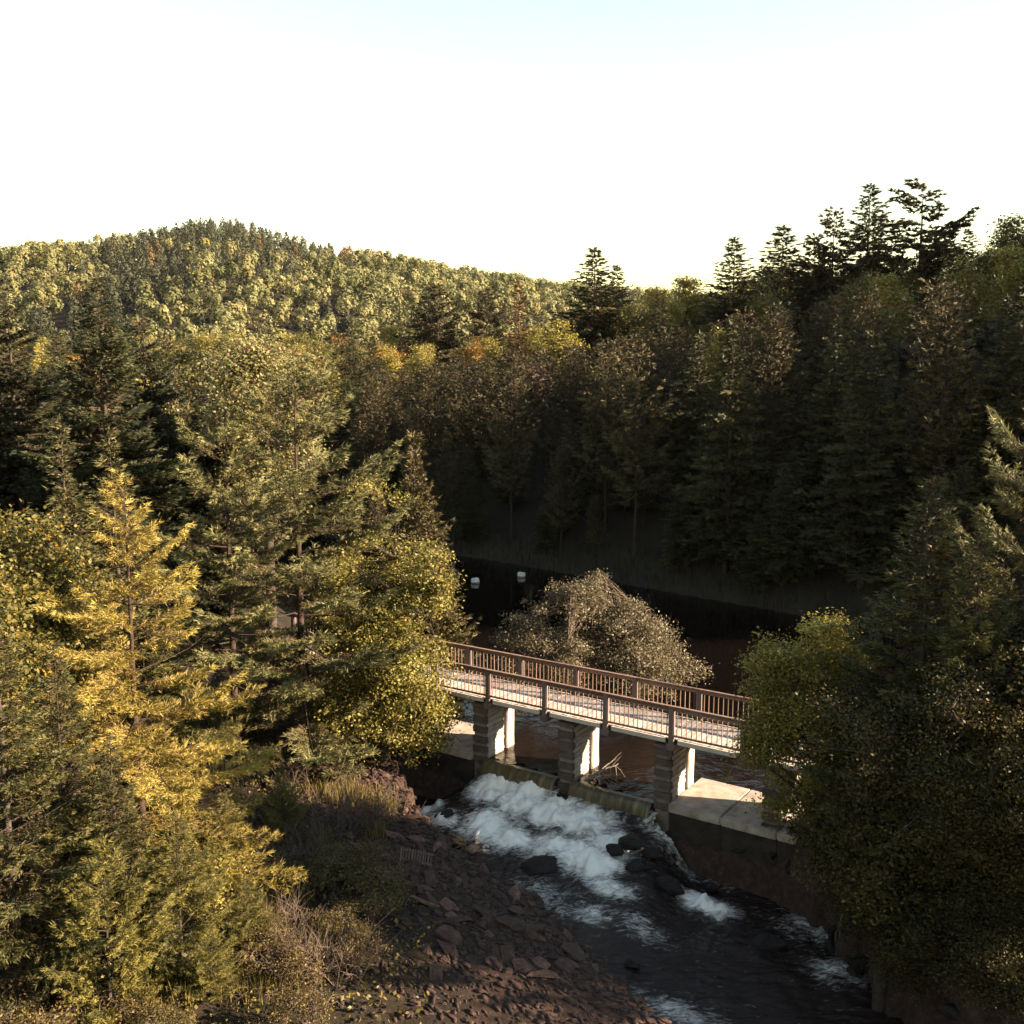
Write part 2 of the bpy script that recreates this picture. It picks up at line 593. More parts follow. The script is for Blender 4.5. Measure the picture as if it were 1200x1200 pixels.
# river with the rapids below the weir
m, nt, out = new_mat('river_water')
tc = N(nt, 'ShaderNodeTexCoord')
n1 = N(nt, 'ShaderNodeTexNoise', Scale=2.6, Detail=6.0, Roughness=0.6)
mp = N(nt, 'ShaderNodeMapping')
mp.inputs['Rotation'].default_value = (0, 0, R(58))
mp.inputs['Scale'].default_value = (0.55, 1.5, 1)
nt.links.new(tc.outputs['Object'], mp.inputs['Vector'])
nt.links.new(mp.outputs[0], n1.inputs['Vector'])
n2 = N(nt, 'ShaderNodeTexNoise', Scale=5.0, Detail=9.0, Roughness=0.75, Distortion=0.8)
nt.links.new(mp.outputs[0], n2.inputs['Vector'])
at = N(nt, 'ShaderNodeAttribute', attribute_name='foam')
ad = N(nt, 'ShaderNodeMath', operation='MULTIPLY_ADD')       # foam + (noise - .5) * 1.1
ad.inputs[1].default_value = 1.35
nt.links.new(n2.outputs['Fac'], ad.inputs[0])
nt.links.new(at.outputs['Fac'], ad.inputs[2])
ms = N(nt, 'ShaderNodeMapRange', interpolation_type='SMOOTHSTEP')
ms.inputs['From Min'].default_value = 0.78
ms.inputs['From Max'].default_value = 1.36
nt.links.new(ad.outputs[0], ms.inputs['Value'])
wat = N(nt, 'ShaderNodeBsdfPrincipled', Roughness=0.08, IOR=1.33)
wat.inputs['Base Color'].default_value = (0.017, 0.0095, 0.0075, 1)
fo = N(nt, 'ShaderNodeBsdfPrincipled', Roughness=0.6)
fo.inputs['Base Color'].default_value = (0.82, 0.755, 0.68, 1)
fo.inputs['Subsurface Weight'].default_value = 0.0
bp = N(nt, 'ShaderNodeBump', Strength=1.0, Distance=0.22)
nt.links.new(n1.outputs['Fac'], bp.inputs['Height'])
nt.links.new(bp.outputs[0], wat.inputs['Normal'])
bp2 = N(nt, 'ShaderNodeBump', Strength=0.55, Distance=0.07)
nt.links.new(n2.outputs['Fac'], bp2.inputs['Height'])
nt.links.new(bp2.outputs[0], fo.inputs['Normal'])
mx = N(nt, 'ShaderNodeMixShader')
nt.links.new(ms.outputs[0], mx.inputs[0])
nt.links.new(wat.outputs[0], mx.inputs[1])
nt.links.new(fo.outputs[0], mx.inputs[2])
nt.links.new(mx.outputs[0], out.inputs['Surface'])
M['river'] = m

rx = stretch(-5, 11, 0.07, -8, 64, 1.12)
ry = stretch(27, 39.5, 0.07, -32, 42, 1.12)
RX, RY = np.meshgrid(rx, ry)
rs, rq = to_sq(RX, RY)
dR = sdf(RX, RY, RIVER)
open1 = sstep(-0.3, 0.1, rs) * (1 - sstep(3.3, 3.6, rs))
open2 = sstep(3.7, 4.0, rs) * (1 - sstep(7.2, 7.6, rs))
opn = np.maximum(open1, open2)
prof = np.interp(rq, [-1, 0.25, 0.75, 1.6, 3.2, 4.8, 6.5, 8.5], [-0.15, -0.5, -0.92, -1.08, -1.45, -1.85, -2.12, -2.2])
side = sstep(-2.5, 0.2, rs) * (1 - sstep(7.2, 9.0, rs - 0.25 * rq))
prof = prof * side + W_DN * (1 - side)
FO = np.zeros_like(RX)
blobs = [  # pixel u, v, height, radius across, radius down (metres), strength
    (578, 925, -0.9, 0.8, 0.7, 1.0), (610, 945, -1.2, 0.9, 0.8, 0.95), (575, 975, -1.5, 1.0, 0.8, 0.75), (600, 990, -1.6, 0.8, 0.5, 0.9),
    (650, 960, -1.2, 0.9, 0.7, 0.95), (690, 975, -1.3, 1.0, 0.7, 0.9), (640, 1000, -1.6, 0.9, 0.7, 0.65), (680, 1015, -1.7, 1.0, 0.7, 0.75),
    (715, 1000, -1.5, 0.8, 0.6, 0.8), (700, 1030, -1.9, 0.7, 0.6, 0.8), (735, 960, -1.2, 0.8, 0.5, 0.6), (715, 1055, -2.0, 0.8, 0.4, 0.55),
    (830, 1060, -2.1, 0.75, 0.45, 0.95), (500, 950, -1.7, 0.5, 0.6, 0.75), (490, 970, -1.9, 0.4, 0.4, 0.7), (520, 965, -1.6, 0.7, 0.5, 0.5), (790, 1000, -1.8, 1.2, 0.9, 0.42),
    (850, 1020, -2.0, 1.0, 0.8, 0.3), (640, 1060, -2.1, 1.5, 0.8, 0.26), (960, 1090, -2.2, 1.2, 0.8, 0.3), (800, 1190, -2.2, 1.4, 0.5, 0.42), (690, 1080, -2.2, 1.2, 0.4, 0.36), (745, 1095, -2.2, 1.0, 0.5, 0.3),
    (980, 1140, -2.2, 0.8, 0.6, 0.36), (560, 1090, -2.2, 0.8, 0.4, 0.34)]
for (u, v, z, ra, rb, st) in blobs:
    c = on_z(u, v, z)
    cs, cq = to_sq(c[0], c[1])
    g = np.exp(-(((rs - cs) / ra) ** 2 + ((rq - cq) / rb) ** 2))
    FO = np.maximum(FO, st * g ** 0.7)
FO = FO * (1 + 0.25 * fbm(rs * 1.2, rq * 0.8, seed=41))
lump = fbm(rs * 1.7, rq * 1.1, seed=51, octv=5)
bill = np.abs(fbm(rs * 2.4, rq * 2.0, seed=57, octv=4))
RZ = prof + 0.05 * lump * sstep(0.6, 2, rq) * (0.4 + sstep(9, 4, rq)) + FO * (1 - 0.7 * sstep(4.2, 6.0, rq)) * (0.3 * np.abs(fbm(rs * 2.0, rq * 1.5, seed=57, octv=2)) + 0.12 * lump + 0.08 * fbm(rs * 7, rq * 5, seed=58, octv=2) + 0.1)
# the smooth yellow-brown lip of water at the crest
ins = (dR < 1.2) & (rq > 0.12)
ins &= ~((rq < 0.5) & (opn < 0.5))
keep = ins[:-1, :-1] & ins[1:, :-1] & ins[:-1, 1:] & ins[1:, 1:]
me = mk_mesh('river', np.stack([RX, RY, RZ], -1).reshape(-1, 3), [grid_faces(len(rx), len(ry), keep)], None, [M['river']], smooth=True, extra={'foam': np.clip(FO, 0, 1).ravel()})
bm = bmesh.new(); bm.from_mesh(me)
bmesh.ops.delete(bm, geom=[v for v in bm.verts if not v.link_faces], context='VERTS')
bm.to_mesh(me); bm.free()
tag(link('river', me), 'dark river with white rapids below the weir', None, None, 'structure')

# lips of water falling over the two crests
m, nt, out = new_mat('falling_water')
tc = N(nt, 'ShaderNodeTexCoord')
mp = N(nt, 'ShaderNodeMapping')
mp.inputs['Scale'].default_value = (5, 1, 0.5)
nt.links.new(tc.outputs['Object'], mp.inputs['Vector'])
n1 = N(nt, 'ShaderNodeTexNoise', Scale=1.5, Detail=5.0)
nt.links.new(mp.outputs[0], n1.inputs['Vector'])
r1 = ramp(nt, [(0.3, (0.05, 0.036, 0.018)), (0.6, (0.10, 0.076, 0.04)), (0.85, (0.25, 0.21, 0.15))])
nt.links.new(n1.outputs['Fac'], r1.inputs['Fac'])
p = N(nt, 'ShaderNodeBsdfPrincipled', Roughness=0.12, IOR=1.33)
nt.links.new(r1.outputs[0], p.inputs['Base Color'])
bp = N(nt, 'ShaderNodeBump', Strength=0.5, Distance=0.04)
nt.links.new(n1.outputs['Fac'], bp.inputs['Height'])
nt.links.new(bp.outputs[0], p.inputs['Normal'])
nt.links.new(p.outputs[0], out.inputs['Surface'])
M['fall'] = m
for (sa, sb, lab) in ((-0.13, 3.16, 'thin amber sheet of water over the weir crest feeding the taller white plume'),
                      (3.82, 7.1, 'thin amber sheet of water over the weir crest beside the driftwood tangle')):
    ss = np.linspace(0, sb - sa, 45)
    qq = np.array([-0.1, 0.12, 0.24, 0.33, 0.4, 0.45, 0.5, 0.55])
    zz = np.array([-0.185, -0.195, -0.24, -0.34, -0.5, -0.7, -0.95, -1.25])
    SS, QQ = np.meshgrid(ss, qq)
    ZZ = np.repeat(zz[:, None], len(ss), 1)
    QQ = QQ + 0.012 * fbm(SS * 5, ZZ * 2, seed=61) * (QQ > 0.2)
    V = np.stack([SS, -QQ, ZZ], -1).reshape(-1, 3)
    me = mk_mesh('water_sheet', V, [grid_faces(len(ss), len(qq))], None, [M['fall']], smooth=True)
    o = link('water_sheet', me)
    o.location = sq(sa, 0)
    o.rotation_euler = (0, 0, DAM_ANG)
    tag(o, lab, 'waterfall', 'water sheets over the weir')

# ------------------------------------------------------------------ weir
def dam_empty(name, s=0, q=0, z=0):
    o = bpy.data.objects.new(name, None)
    C.objects.link(o)
    o.location = sq(s, q, z)
    o.rotation_euler = (0, 0, DAM_ANG)
    return o


# in the dam's own frame: x = s, y = -q
weir = dam_empty('weir')
tag(weir, 'low concrete weir with pale dry slabs and two spillway openings', 'weir')
for (a, b) in ((-7.5, -0.75), (7.74, 15.5)):
    cut = np.linspace(a, b, 5)
    for k in range(4):
        V, F = box(cut[k] + 0.006, cut[k + 1] - 0.006, -0.2 - 0.015 * (k % 2), 2.6, -0.32, 0.0 - 0.012 * (k % 3))
        link('slab', bevel_mesh('slab', V, F, [M['concrete']], 0.035, 2), weir)
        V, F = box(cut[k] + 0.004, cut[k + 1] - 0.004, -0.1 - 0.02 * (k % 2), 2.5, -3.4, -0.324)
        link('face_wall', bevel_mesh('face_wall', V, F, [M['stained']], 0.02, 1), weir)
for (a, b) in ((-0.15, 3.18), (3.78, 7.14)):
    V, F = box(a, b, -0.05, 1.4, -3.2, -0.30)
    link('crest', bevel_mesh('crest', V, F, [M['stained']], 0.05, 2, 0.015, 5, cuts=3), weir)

# ------------------------------------------------------------------ piers
PIER_R = [-4.08, -0.15, 3.78, 7.74, 11.67]
PW = 0.6
course_lo = {}
rgp = np.random.default_rng(7)
pier_mesh = []
zs = np.concatenate([[-1.3], np.linspace(-0.35, 1.86, 12)])
for var in range(2):
    parts = []
    for i in range(len(zs) - 1):
        j = rgp.normal(0, 0.008, 4)
        V, F = box(-PW / 2 + j[0], PW / 2 + j[1], 0.1 + j[2], 1.22, zs[i] + 0.005, zs[i + 1] - 0.005)
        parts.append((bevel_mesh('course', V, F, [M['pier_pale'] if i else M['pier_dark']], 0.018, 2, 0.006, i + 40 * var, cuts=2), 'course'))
        if i % 2 == var:  # banded nose; its shade is put into the darker timber and stone tones
            V, F = box(-PW / 2 - 0.03, PW / 2 + 0.02, -0.06 + j[3], 0.12, zs[i] - 0.03, zs[i + 1] + 0.03)
            parts.append((bevel_mesh('fender_timber', V, F, [M['pier_dark']], 0.02, 2, 0.004, i + 90 * var, cuts=1), 'fender_timber'))
        else:
            V, F = box(-PW / 2 + 0.02, PW / 2 - 0.03, -0.02 + j[3], 0.12, zs[i] + 0.02, zs[i + 1] - 0.02)
            parts.append((bevel_mesh('nose_stone', V, F, [M['pier_mid']], 0.02, 2, 0.004, i + 90 * var, cuts=1), 'nose_stone'))
    V, F = box(-PW / 2 + 0.05, PW / 2 - 0.05, 0.05, 1.2, -1.3, 1.9)
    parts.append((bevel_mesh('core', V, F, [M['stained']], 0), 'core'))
    V, F = box(-PW / 2 - 0.01, PW / 2 + 0.01, 1.42, 1.98, -1.3, 1.88)
    parts.append((bevel_mesh('upstream_pillar', V, F, [M['pier_pale']], 0.03, 2, 0.01, 9, cuts=3), 'upstream_pillar'))
    V, F = box(-PW / 2 + 0.16, PW / 2 - 0.16, 1.2, 1.44, -1.3, 1.88)
    parts.append((bevel_mesh('gate_slot', V, F, [M['stained']], 0.01), 'gate_slot'))
    V, F = box(-PW / 2 - 0.06, PW / 2 + 0.06, -0.08, 2.06, 1.88, 2.02)
    parts.append((bevel_mesh('cap', V, F, [M['pier_dark']], 0.02, 2, 0.006, 11, cuts=2), 'cap'))
    pier_mesh.append(parts)
plabs = ['masonry bridge pier on the weir slab half hidden by yellow leaves', 'masonry pier standing where the dry slab by the yellow tree meets the spillway',
         'masonry pier between the two spillway openings', 'masonry pier between the spillway and the pale slab by the dark trees', 'masonry pier on the pale slab screened by dark trees']
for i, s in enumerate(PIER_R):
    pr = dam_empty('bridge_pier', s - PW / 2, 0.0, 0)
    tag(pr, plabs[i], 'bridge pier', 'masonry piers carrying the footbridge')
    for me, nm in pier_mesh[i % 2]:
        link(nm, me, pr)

# ------------------------------------------------------------------ footbridge
bridge = dam_empty('footbridge')
tag(bridge, 'narrow wooden footbridge with brown picket railings crossing the weir', 'footbridge')
BAY = 2.588
K0, K1 = -5, 6
SA, SB = K0 * BAY, K1 * BAY
WD = 2.1
ZD = 2.33
V, F = box(0, 0.138, -0.06, WD + 0.06, ZD - 0.05, ZD)
plank_me = [bevel_mesh('plank', V, F, [M['deck_wood']], 0.006, 1)]
for k in range(2):
    V, F = box(0, 0.132, -0.05 - 0.02 * k, WD + 0.05 + 0.01 * k, ZD - 0.05, ZD + 0.004 * k)
    plank_me.append(bevel_mesh('plank', V, F, [M['deck_wood']], 0.008, 1))
npl = int((SB - SA) / 0.145)
rgb_ = np.random.default_rng(3)
for i in range(npl):
    o = link('plank', plank_me[i % 3], bridge)
    o.location = (SA + i * 0.145, 0, rgb_.normal(0, 0.003))
    o.rotation_euler = (0, 0, rgb_.normal(0, 0.004))
for y0 in (0.12, 0.95, 1.78):
    V, F = box(SA, SB, y0, y0 + 0.2, ZD - 0.3, ZD - 0.055)
    link('girder', bevel_mesh('girder', V, F, [M['girder']], 0.01), bridge)
V, F = box(-0.1, 0.1, -0.07, 0.07, -0.34, 1.12)
post_me = bevel_mesh('post', V, F, [M['post_wood']], 0.014, 2)
V, F = box(-0.015, 0.015, -0.016, 0.016, 0.1, 1.0)
bal_me = bevel_mesh('baluster', V, F, [M['rail_wood']], 0.005)
V, F = box(0, BAY, -0.065, 0.065, 1.12, 1.165)
cap_me = bevel_mesh('top_rail', V, F, [M['rail_wood']], 0.008)
V, F = box(0.1, BAY - 0.1, -0.03, 0.03, 1.0, 1.10)
sub_me = bevel_mesh('upper_rail', V, F, [M['rail_wood']], 0.006)
V, F = box(0.1, BAY - 0.1, -0.03, 0.03, 0.07, 0.14)
low_me = bevel_mesh('lower_rail', V, F, [M['rail_wood']], 0.006)
V, F = box(0.24, BAY - 0.22, -0.05, 0.03, -0.18, -0.02)
fas_me = bevel_mesh('edge_board', V, F, [M['edge_wood']], 0.008)
V = np.array([[-0.2, -0.08, -0.2], [0.2, -0.08, -0.2], [0.2, 0.3, -0.2], [-0.2, 0.3, -0.2], [-0.12, -0.08, -0.42], [0.12, -0.08, -0.42], [0.12, 0.3, -0.42], [-0.12, 0.3, -0.42]], float)
br_me = bevel_mesh('bracket', V, BOXF[:, ::-1], [M['post_wood']], 0.012)
for side_y, flip in ((-0.09, 1), (WD + 0.09, -1)):
    for k in range(K0, K1 + 1):
        o = link('post', post_me, bridge)
        o.location = (k * BAY, side_y, ZD)
        o.rotation_euler = (rgb_.normal(0, 0.006), rgb_.normal(0, 0.006), 0)
        b_ = link('bracket', br_me, o)
        b_.scale = (1, flip, 1)
        if k == K1:
            continue
        for nm, me in (('top_rail', cap_me), ('upper_rail', sub_me), ('lower_rail', low_me), ('edge_board', fas_me)):
            o = link(nm, me, bridge)
            o.location = (k * BAY, side_y, ZD + (0.0 if nm != 'top_rail' else 0.002 * (k % 2)))
            if nm == 'edge_board':
                o.scale = (1, flip, 1)
        for j in range(13):
            o = link('baluster', bal_me, bridge)
            o.location = (k * BAY + 0.1 + (BAY - 0.2) * (j + 0.5) / 13 + rgb_.normal(0, 0.006), side_y, ZD + 0.03)
            o.rotation_euler = (0, rgb_.normal(0, 0.008), rgb_.normal(0, 0.05))

# ------------------------------------------------------------------ tree generators
def lerp_cols(cols, t):
    cols = np.asarray(cols, float)
    t = np.clip(t, 0, 0.9999) * (len(cols) - 1)
    i = t.astype(int)
    f = (t - i)[..., None]
    return cols[i] * (1 - f) + cols[i + 1] * f


def needles(P, D, L, W, spread, rg):
    n = len(P)
    d = norm(D + spread * rg.normal(0, 0.6, (n, 3)))
    sd = norm(np.cross(d, rg.normal(0, 1, (n, 3)))) * (W * 0.5) * rg.uniform(0.7, 1.2, (n, 1))
    ln = L * rg.uniform(0.7, 1.25, (n, 1))
    V = np.empty((n, 3, 3))
    V[:, 0] = P - sd * 0.9
    V[:, 1] = P + sd * 0.9
    V[:, 2] = P + d * ln
    return V.reshape(-1, 3), np.arange(3 * n).reshape(-1, 3)


def leaves(P, size, rg, up=0.6, aspect=0.62, outw=None):
    n = len(P)
    d = norm(rg.normal(0, 1, (n, 3)) * [1, 1, 0.6] + [0, 0, -0.15])
    nn = norm(rg.normal(0, 1, (n, 3)) * 0.8 + [0, 0, up] + (0 if outw is None else outw))
    sd = norm(np.cross(d, nn))
    l = size * rg.uniform(0.5, 1.35, (n, 1))
    V = np.empty((n, 4, 3))
    V[:, 0] = P - d * l * 0.5
    V[:, 1] = P - d * l * 0.05 + sd * l * aspect * 0.5
    V[:, 2] = P + d * l * 0.5
    V[:, 3] = P - d * l * 0.05 - sd * l * aspect * 0.5
    return V.reshape(-1, 3), np.arange(4 * n).reshape(-1, 4)


def conifer(seed, H, Rm, base, cols, prof=1.0, dz=0.4, nb=6, e_bot=-10, e_top=40, bow=-0.1, u0=0.2, tw_step=0.13, tw_ratio=0.42,
            nd_step=0.045, nd_L=0.13, nd_W=0.03, spread=0.55, lift=0.1, irr=0.25, gap=0.08, trunk_r=None, bark='bark', brown=None, dead=0.0, tip=0.12, topround=0.0, skel=3, lopside=None, tc=1.0, hang=0.05):
    rg = np.random.default_rng(seed)
    wood, fol = Acc(), Acc()
    tr = trunk_r or H * 0.0115
    tz = np.linspace(-0.4, H, 14)
    wob = np.cumsum(rg.normal(0, 0.012 * H / 14, (14, 2)), 0)
    tp = np.stack([wob[:, 0], wob[:, 1], tz], -1)
    trd = tr * np.clip(1 - np.maximum(tz, 0) / H, 0.03, 1) ** 0.9
    trd[0] *= 1.35
    V, F = tube(tp, trd, 7)
    wood.add(V, F)
    z = base
    az0 = rg.uniform(0, 6.28)
    while z < H - 0.12 * dz:
        t = (z - base) / (H - base)
        env = Rm * (min(1.0, (1 - t) / tc) ** prof) * (0.75 + 0.25 * min(1, t * 5))
        if topround:
            env = Rm * np.interp(t, [0, 0.25, 0.6, 0.85, 1], [0.75, 1, 0.9, 0.6, 0.22])
        env = max(env, Rm * 0.05)
        nbr = max(3, int(round(nb * (0.6 + 0.4 * (1 - t)))))
        az0 += 2.4
        for k in range(nbr):
            if rg.random() < gap:
                continue
            az = az0 + k * 2 * np.pi / nbr + rg.normal(0, 0.25)
            L = env * (1 + rg.normal(0, irr))
            if lopside is not None:
                L *= 1 + lopside[1] * math.cos(az - lopside[0])
            L = max(L, 0.12)
            zb = z + rg.uniform(-0.5, 0.5) * dz
            el = R(e_bot + (e_top - e_bot) * t + rg.normal(0, 7))
            out_d = np.array([math.cos(az), math.sin(az), 0])
            lat = np.array([-math.sin(az), math.cos(az), 0])
            c0 = np.array([np.interp(zb, tz, wob[:, 0]), np.interp(zb, tz, wob[:, 1]), zb])

            def pos(u):
                u = np.asarray(u)[:, None]
                return c0 + out_d * L * u * math.cos(el) + np.array([0, 0, 1.0]) * L * (math.sin(el) * u + bow * u ** 2 + (lift * u ** 4))
            up = np.linspace(0, 1, 5)
            V, F = tube(pos(up), np.linspace(max(0.007 * L + 0.008, 0.012), 0.005, 5), skel)
            wood.add(V, F)
            isdead = rg.random() < dead * (1 - t)
            n = max(3, int(L * (1 - u0) / tw_step))
            uu = np.linspace(u0, 1.0, n) + rg.normal(0, 0.01, n)
            sg = np.where(np.arange(n) % 2 == 0, 1.0, -1.0)
            B = pos(uu)
            tl = (tw_ratio * L * (1.08 - uu) * np.clip((uu - u0 + 0.25) * 2, 0.3, 1) + tip) * rg.uniform(0.6, 1.25, n)
            D = out_d[None] * 0.75 + lat[None] * (sg * rg.uniform(0.5, 1.1, n))[:, None] + np.array([0, 0, 1.0]) * (lift * 0.6 + rg.normal(0, 0.12, n))[:, None]
            D[-1] = out_d + [0, 0, lift]
            D = norm(D)
            if isdead:
                for j in range(0, n, 2):
                    V, F = tube(np.stack([B[j], B[j] + D[j] * tl[j]]), [0.008, 0.003], 3)
                    wood.add(V, F)
                continue
            cnt = np.maximum((tl / nd_step).astype(int), 2)
            ii = np.repeat(np.arange(n), cnt)
            f = rg.random(len(ii)) ** 0.8
            P = B[ii] + D[ii] * (tl[ii] * f)[:, None] + rg.normal(0, 0.018, (len(ii), 3)) - np.abs(rg.normal(0, hang, len(ii)))[:, None] * [0, 0, 1.0]
            V, F = needles(P, D[ii] + [0, 0, lift * 0.5], nd_L, nd_W, spread, rg)
            ct = np.clip(rg.normal(0.5, 0.2) + rg.normal(0, 0.16, len(ii)) + 0.25 * (f - 0.5), 0, 1)
            col = lerp_cols(cols, ct)
            if brown is not None:
                w = np.clip(1 - (uu[ii] - u0) / 0.35 + rg.normal(0, 0.25, len(ii)), 0, 1)[:, None] * 0.75
                col = col * (1 - w) + np.array(brown) * w
            fol.add(V, F, np.repeat(col, 3, 0))
        z += dz * rg.uniform(0.8, 1.2)
    # leader
    P = np.stack([np.full(14, wob[-1, 0]), np.full(14, wob[-1, 1]), np.linspace(H - 0.5, H, 14)], -1)
    V, F = needles(P, np.tile([0, 0, 1.0], (14, 1)) + rg.normal(0, 0.5, (14, 3)), nd_L, nd_W, 0.4, rg)
    fol.add(V, F, np.array(cols[len(cols) // 2]))
    return wood.mesh('trunk', [M[bark]], True), fol.mesh('crown', [M['needle']]), H


def broadleaf(seed, H, base, rx, cols, n_cl=170, per=130, cl_r=0.42, size=0.12, lumps=0.4, bark='bark', trunk_r=None, mat='leaf', ry=None, lean=(0, 0), hollow=0.45, brown=None, brown_p=0.06, bare=0.0, stems=1, low=0.0, thresh=-0.35, lobes=None):
    rg = np.random.default_rng(seed)
    wood, fol = Acc(), Acc()
    ry = ry or rx
    rz = (H - base) / 2
    cz = base + rz
    cen = np.array([lean[0], lean[1], cz])
    nlobe = max(7, int(11 + rx * 2))
    ld = norm(rg.normal(0, 1, (nlobe, 3)) + [0, 0, 0.25])
    lr = rg.uniform(0.25, 0.78, (nlobe, 1))
    lc = cen + ld * lr * np.array([rx, ry, rz])
    lc[0] = cen + [0, 0, rz * 0.62]
    ls = rg.uniform(0.22, 0.5, nlobe) * (1 - 0.25 * lr[:, 0]) * (0.8 + lumps * 0.5)
    ls[0] = 0.36
    if lobes is not None:
        lb = np.array(lobes, float)
        nlobe, lc, ls = len(lb), lb[:, :3], lb[:, 3] / rx
        rz = ry = rx
    w = ls ** 2 / (ls ** 2).sum()
    li = rg.choice(nlobe, n_cl * 2, p=w)
    d = norm(rg.normal(0, 1, (n_cl * 2, 3)) + [0, 0, 0.2])
    r = rg.uniform(hollow, 1.0, n_cl * 2) ** 0.6
    lump = fbm(d[:, 0] * 1.7 + seed + li * 3.1, d[:, 1] * 1.7, d[:, 2] * 1.7, seed=seed, octv=3)
    sprig = rg.random(n_cl * 2) < 0.2
    rad = r * (1 + 0.6 * lumps * lump) * ls[li] * np.where(sprig, rg.uniform(1.1, 1.55, n_cl * 2), 0.92)
    pts = lc[li] + d * rad[:, None] * np.array([rx, ry, min(rz, 1.35 * rx)])
    k = fbm(pts[:, 0] * 0.6, pts[:, 1] * 0.6, pts[:, 2] * 0.6, seed=seed + 5, octv=2)
    pts, sprig = pts[k > thresh][:n_cl], sprig[k > thresh][:n_cl]
    pts[:, 2] = np.minimum(pts[:, 2], H)
    pts[:, 2] = np.maximum(pts[:, 2], low + 0.2)
    tr = trunk_r or (0.016 * H + 0.02)
    stems_p = []
    for si in range(stems):
        sx, sy = (0, 0) if stems == 1 else np.clip(rg.normal(0, 0.22 * rx / 2, 2), -0.3 * rx / 2, 0.3 * rx / 2)
        ex, ey = lean[0] * 0.9 + (sx * 2.2 if stems > 1 else 0), lean[1] * 0.9 + (sy * 2.2 if stems > 1 else 0)
        tz = np.linspace(-0.4, base + (1.5 if stems == 1 else 0.9) * rz, 9)
        f = np.clip(tz / tz[-1], 0, 1)
        tp = np.stack([sx * 0.4 + ex * f ** 1.3 + np.cumsum(rg.normal(0, 0.05, 9)), sy * 0.4 + ey * f ** 1.3 + np.cumsum(rg.normal(0, 0.05, 9)), tz], -1)
        V, F = tube(tp, tr / math.sqrt(stems) * np.linspace(1.15, 0.18, 9), 7)
        wood.add(V, F)
        stems_p.append(tp)
    nl = min(14, max(5, n_cl // 12))
    limbs = []
    for i in rg.choice(len(pts), nl, replace=False):
        tp = stems_p[rg.integers(len(stems_p))]
        e = pts[i]
        hz = np.clip(e[2] - np.hypot(e[0] - lean[0], e[1] - lean[1]) * rg.uniform(0.6, 1.0), base * 0.55 + 0.1, tp[-1, 2] - 0.2)
        s = np.array([np.interp(hz, tp[:, 2], tp[:, 0]), np.interp(hz, tp[:, 2], tp[:, 1]), hz])
        u = np.linspace(0, 1, 6)[:, None]
        c = s + (e - s) * u + np.array([0, 0, 1]) * (-0.12 * np.linalg.norm(e - s)) * u * (1 - u) * 2 + rg.normal(0, 0.06, (6, 3)) * (u * (1 - u) * 4)
        V, F = tube(c, tr * np.linspace(0.42, 0.09, 6), 5)
        wood.add(V, F)
        limbs.append(c)
    LP = np.concatenate([l[1:] for l in limbs])
    for e in pts:
        j = np.argmin(((LP - e) ** 2).sum(1) + 0.3 * np.maximum(LP[:, 2] - e[2], 0))
        s = LP[j]
        mid = (s + e) / 2 + rg.normal(0, 0.08, 3) + [0, 0, 0.05]
        V, F = tube(np.stack([s, mid, e]), [max(tr * 0.12, 0.012), 0.011, 0.005], 3)
        wood.add(V, F)
    keep = rg.random(len(pts)) > bare
    pl = pts[keep]
    spk = sprig[keep]
    cnt = (rg.integers(int(per * 0.6), int(per * 1.4), len(pl)) * np.where(spk, 0.45, 1.1)).astype(int)
    ii = np.repeat(np.arange(len(pl)), cnt)
    off = rg.normal(0, 1, (len(ii), 3)) * [cl_r, cl_r, cl_r * 0.62] * np.where(spk[ii], 0.6, 1.0)[:, None]
    P = pl[ii] + off
    P[:, 2] = np.maximum(P[:, 2], low + 0.05)
    V, F = leaves(P, size, rg, outw=norm(off) * 0.9 + norm(pl[ii] - cen) * 0.5)
    ct = np.clip(rg.normal(0.5, 0.2, len(pl))[ii] + rg.normal(0, 0.18, len(ii)), 0, 1)
    col = lerp_cols(cols, ct)
    if brown is not None:
        b = rg.random(len(ii)) < brown_p
        col[b] = brown
    fol.add(V, F, np.repeat(col, 4, 0))
    return wood.mesh('trunk', [M[bark]], True), fol.mesh('crown', [M[mat]]), H


def plant(name, lib, x, y, H, label, cat, group=None, wscale=1.0, rot=None, sink=0.0):
    tm, cm, h0 = lib
    e = bpy.data.objects.new(name, None)
    C.objects.link(e)
    e.location = (x, y, gz(x, y) - sink)
    k = H / h0
    e.scale = (k * wscale, k * wscale, k)
    e.rotation_euler = (0, 0, rot if rot is not None else (x * 7.3 + y * 3.1) % 6.283)
    tag(e, label, cat, group)
    link('trunk', tm, e)
    link('crown', cm, e)
    return e


def plant_px(name, lib, u, v, y, label, cat, group=None, wscale=1.0, rot=None):
    """tree whose top shows at pixel (u, v) and which stands y metres away"""
    p = on_y(u, v, y)
    H = p[2] - gz(p[0], p[1])
    return plant(name, lib, p[0], p[1], H, label, cat, group, wscale, rot)


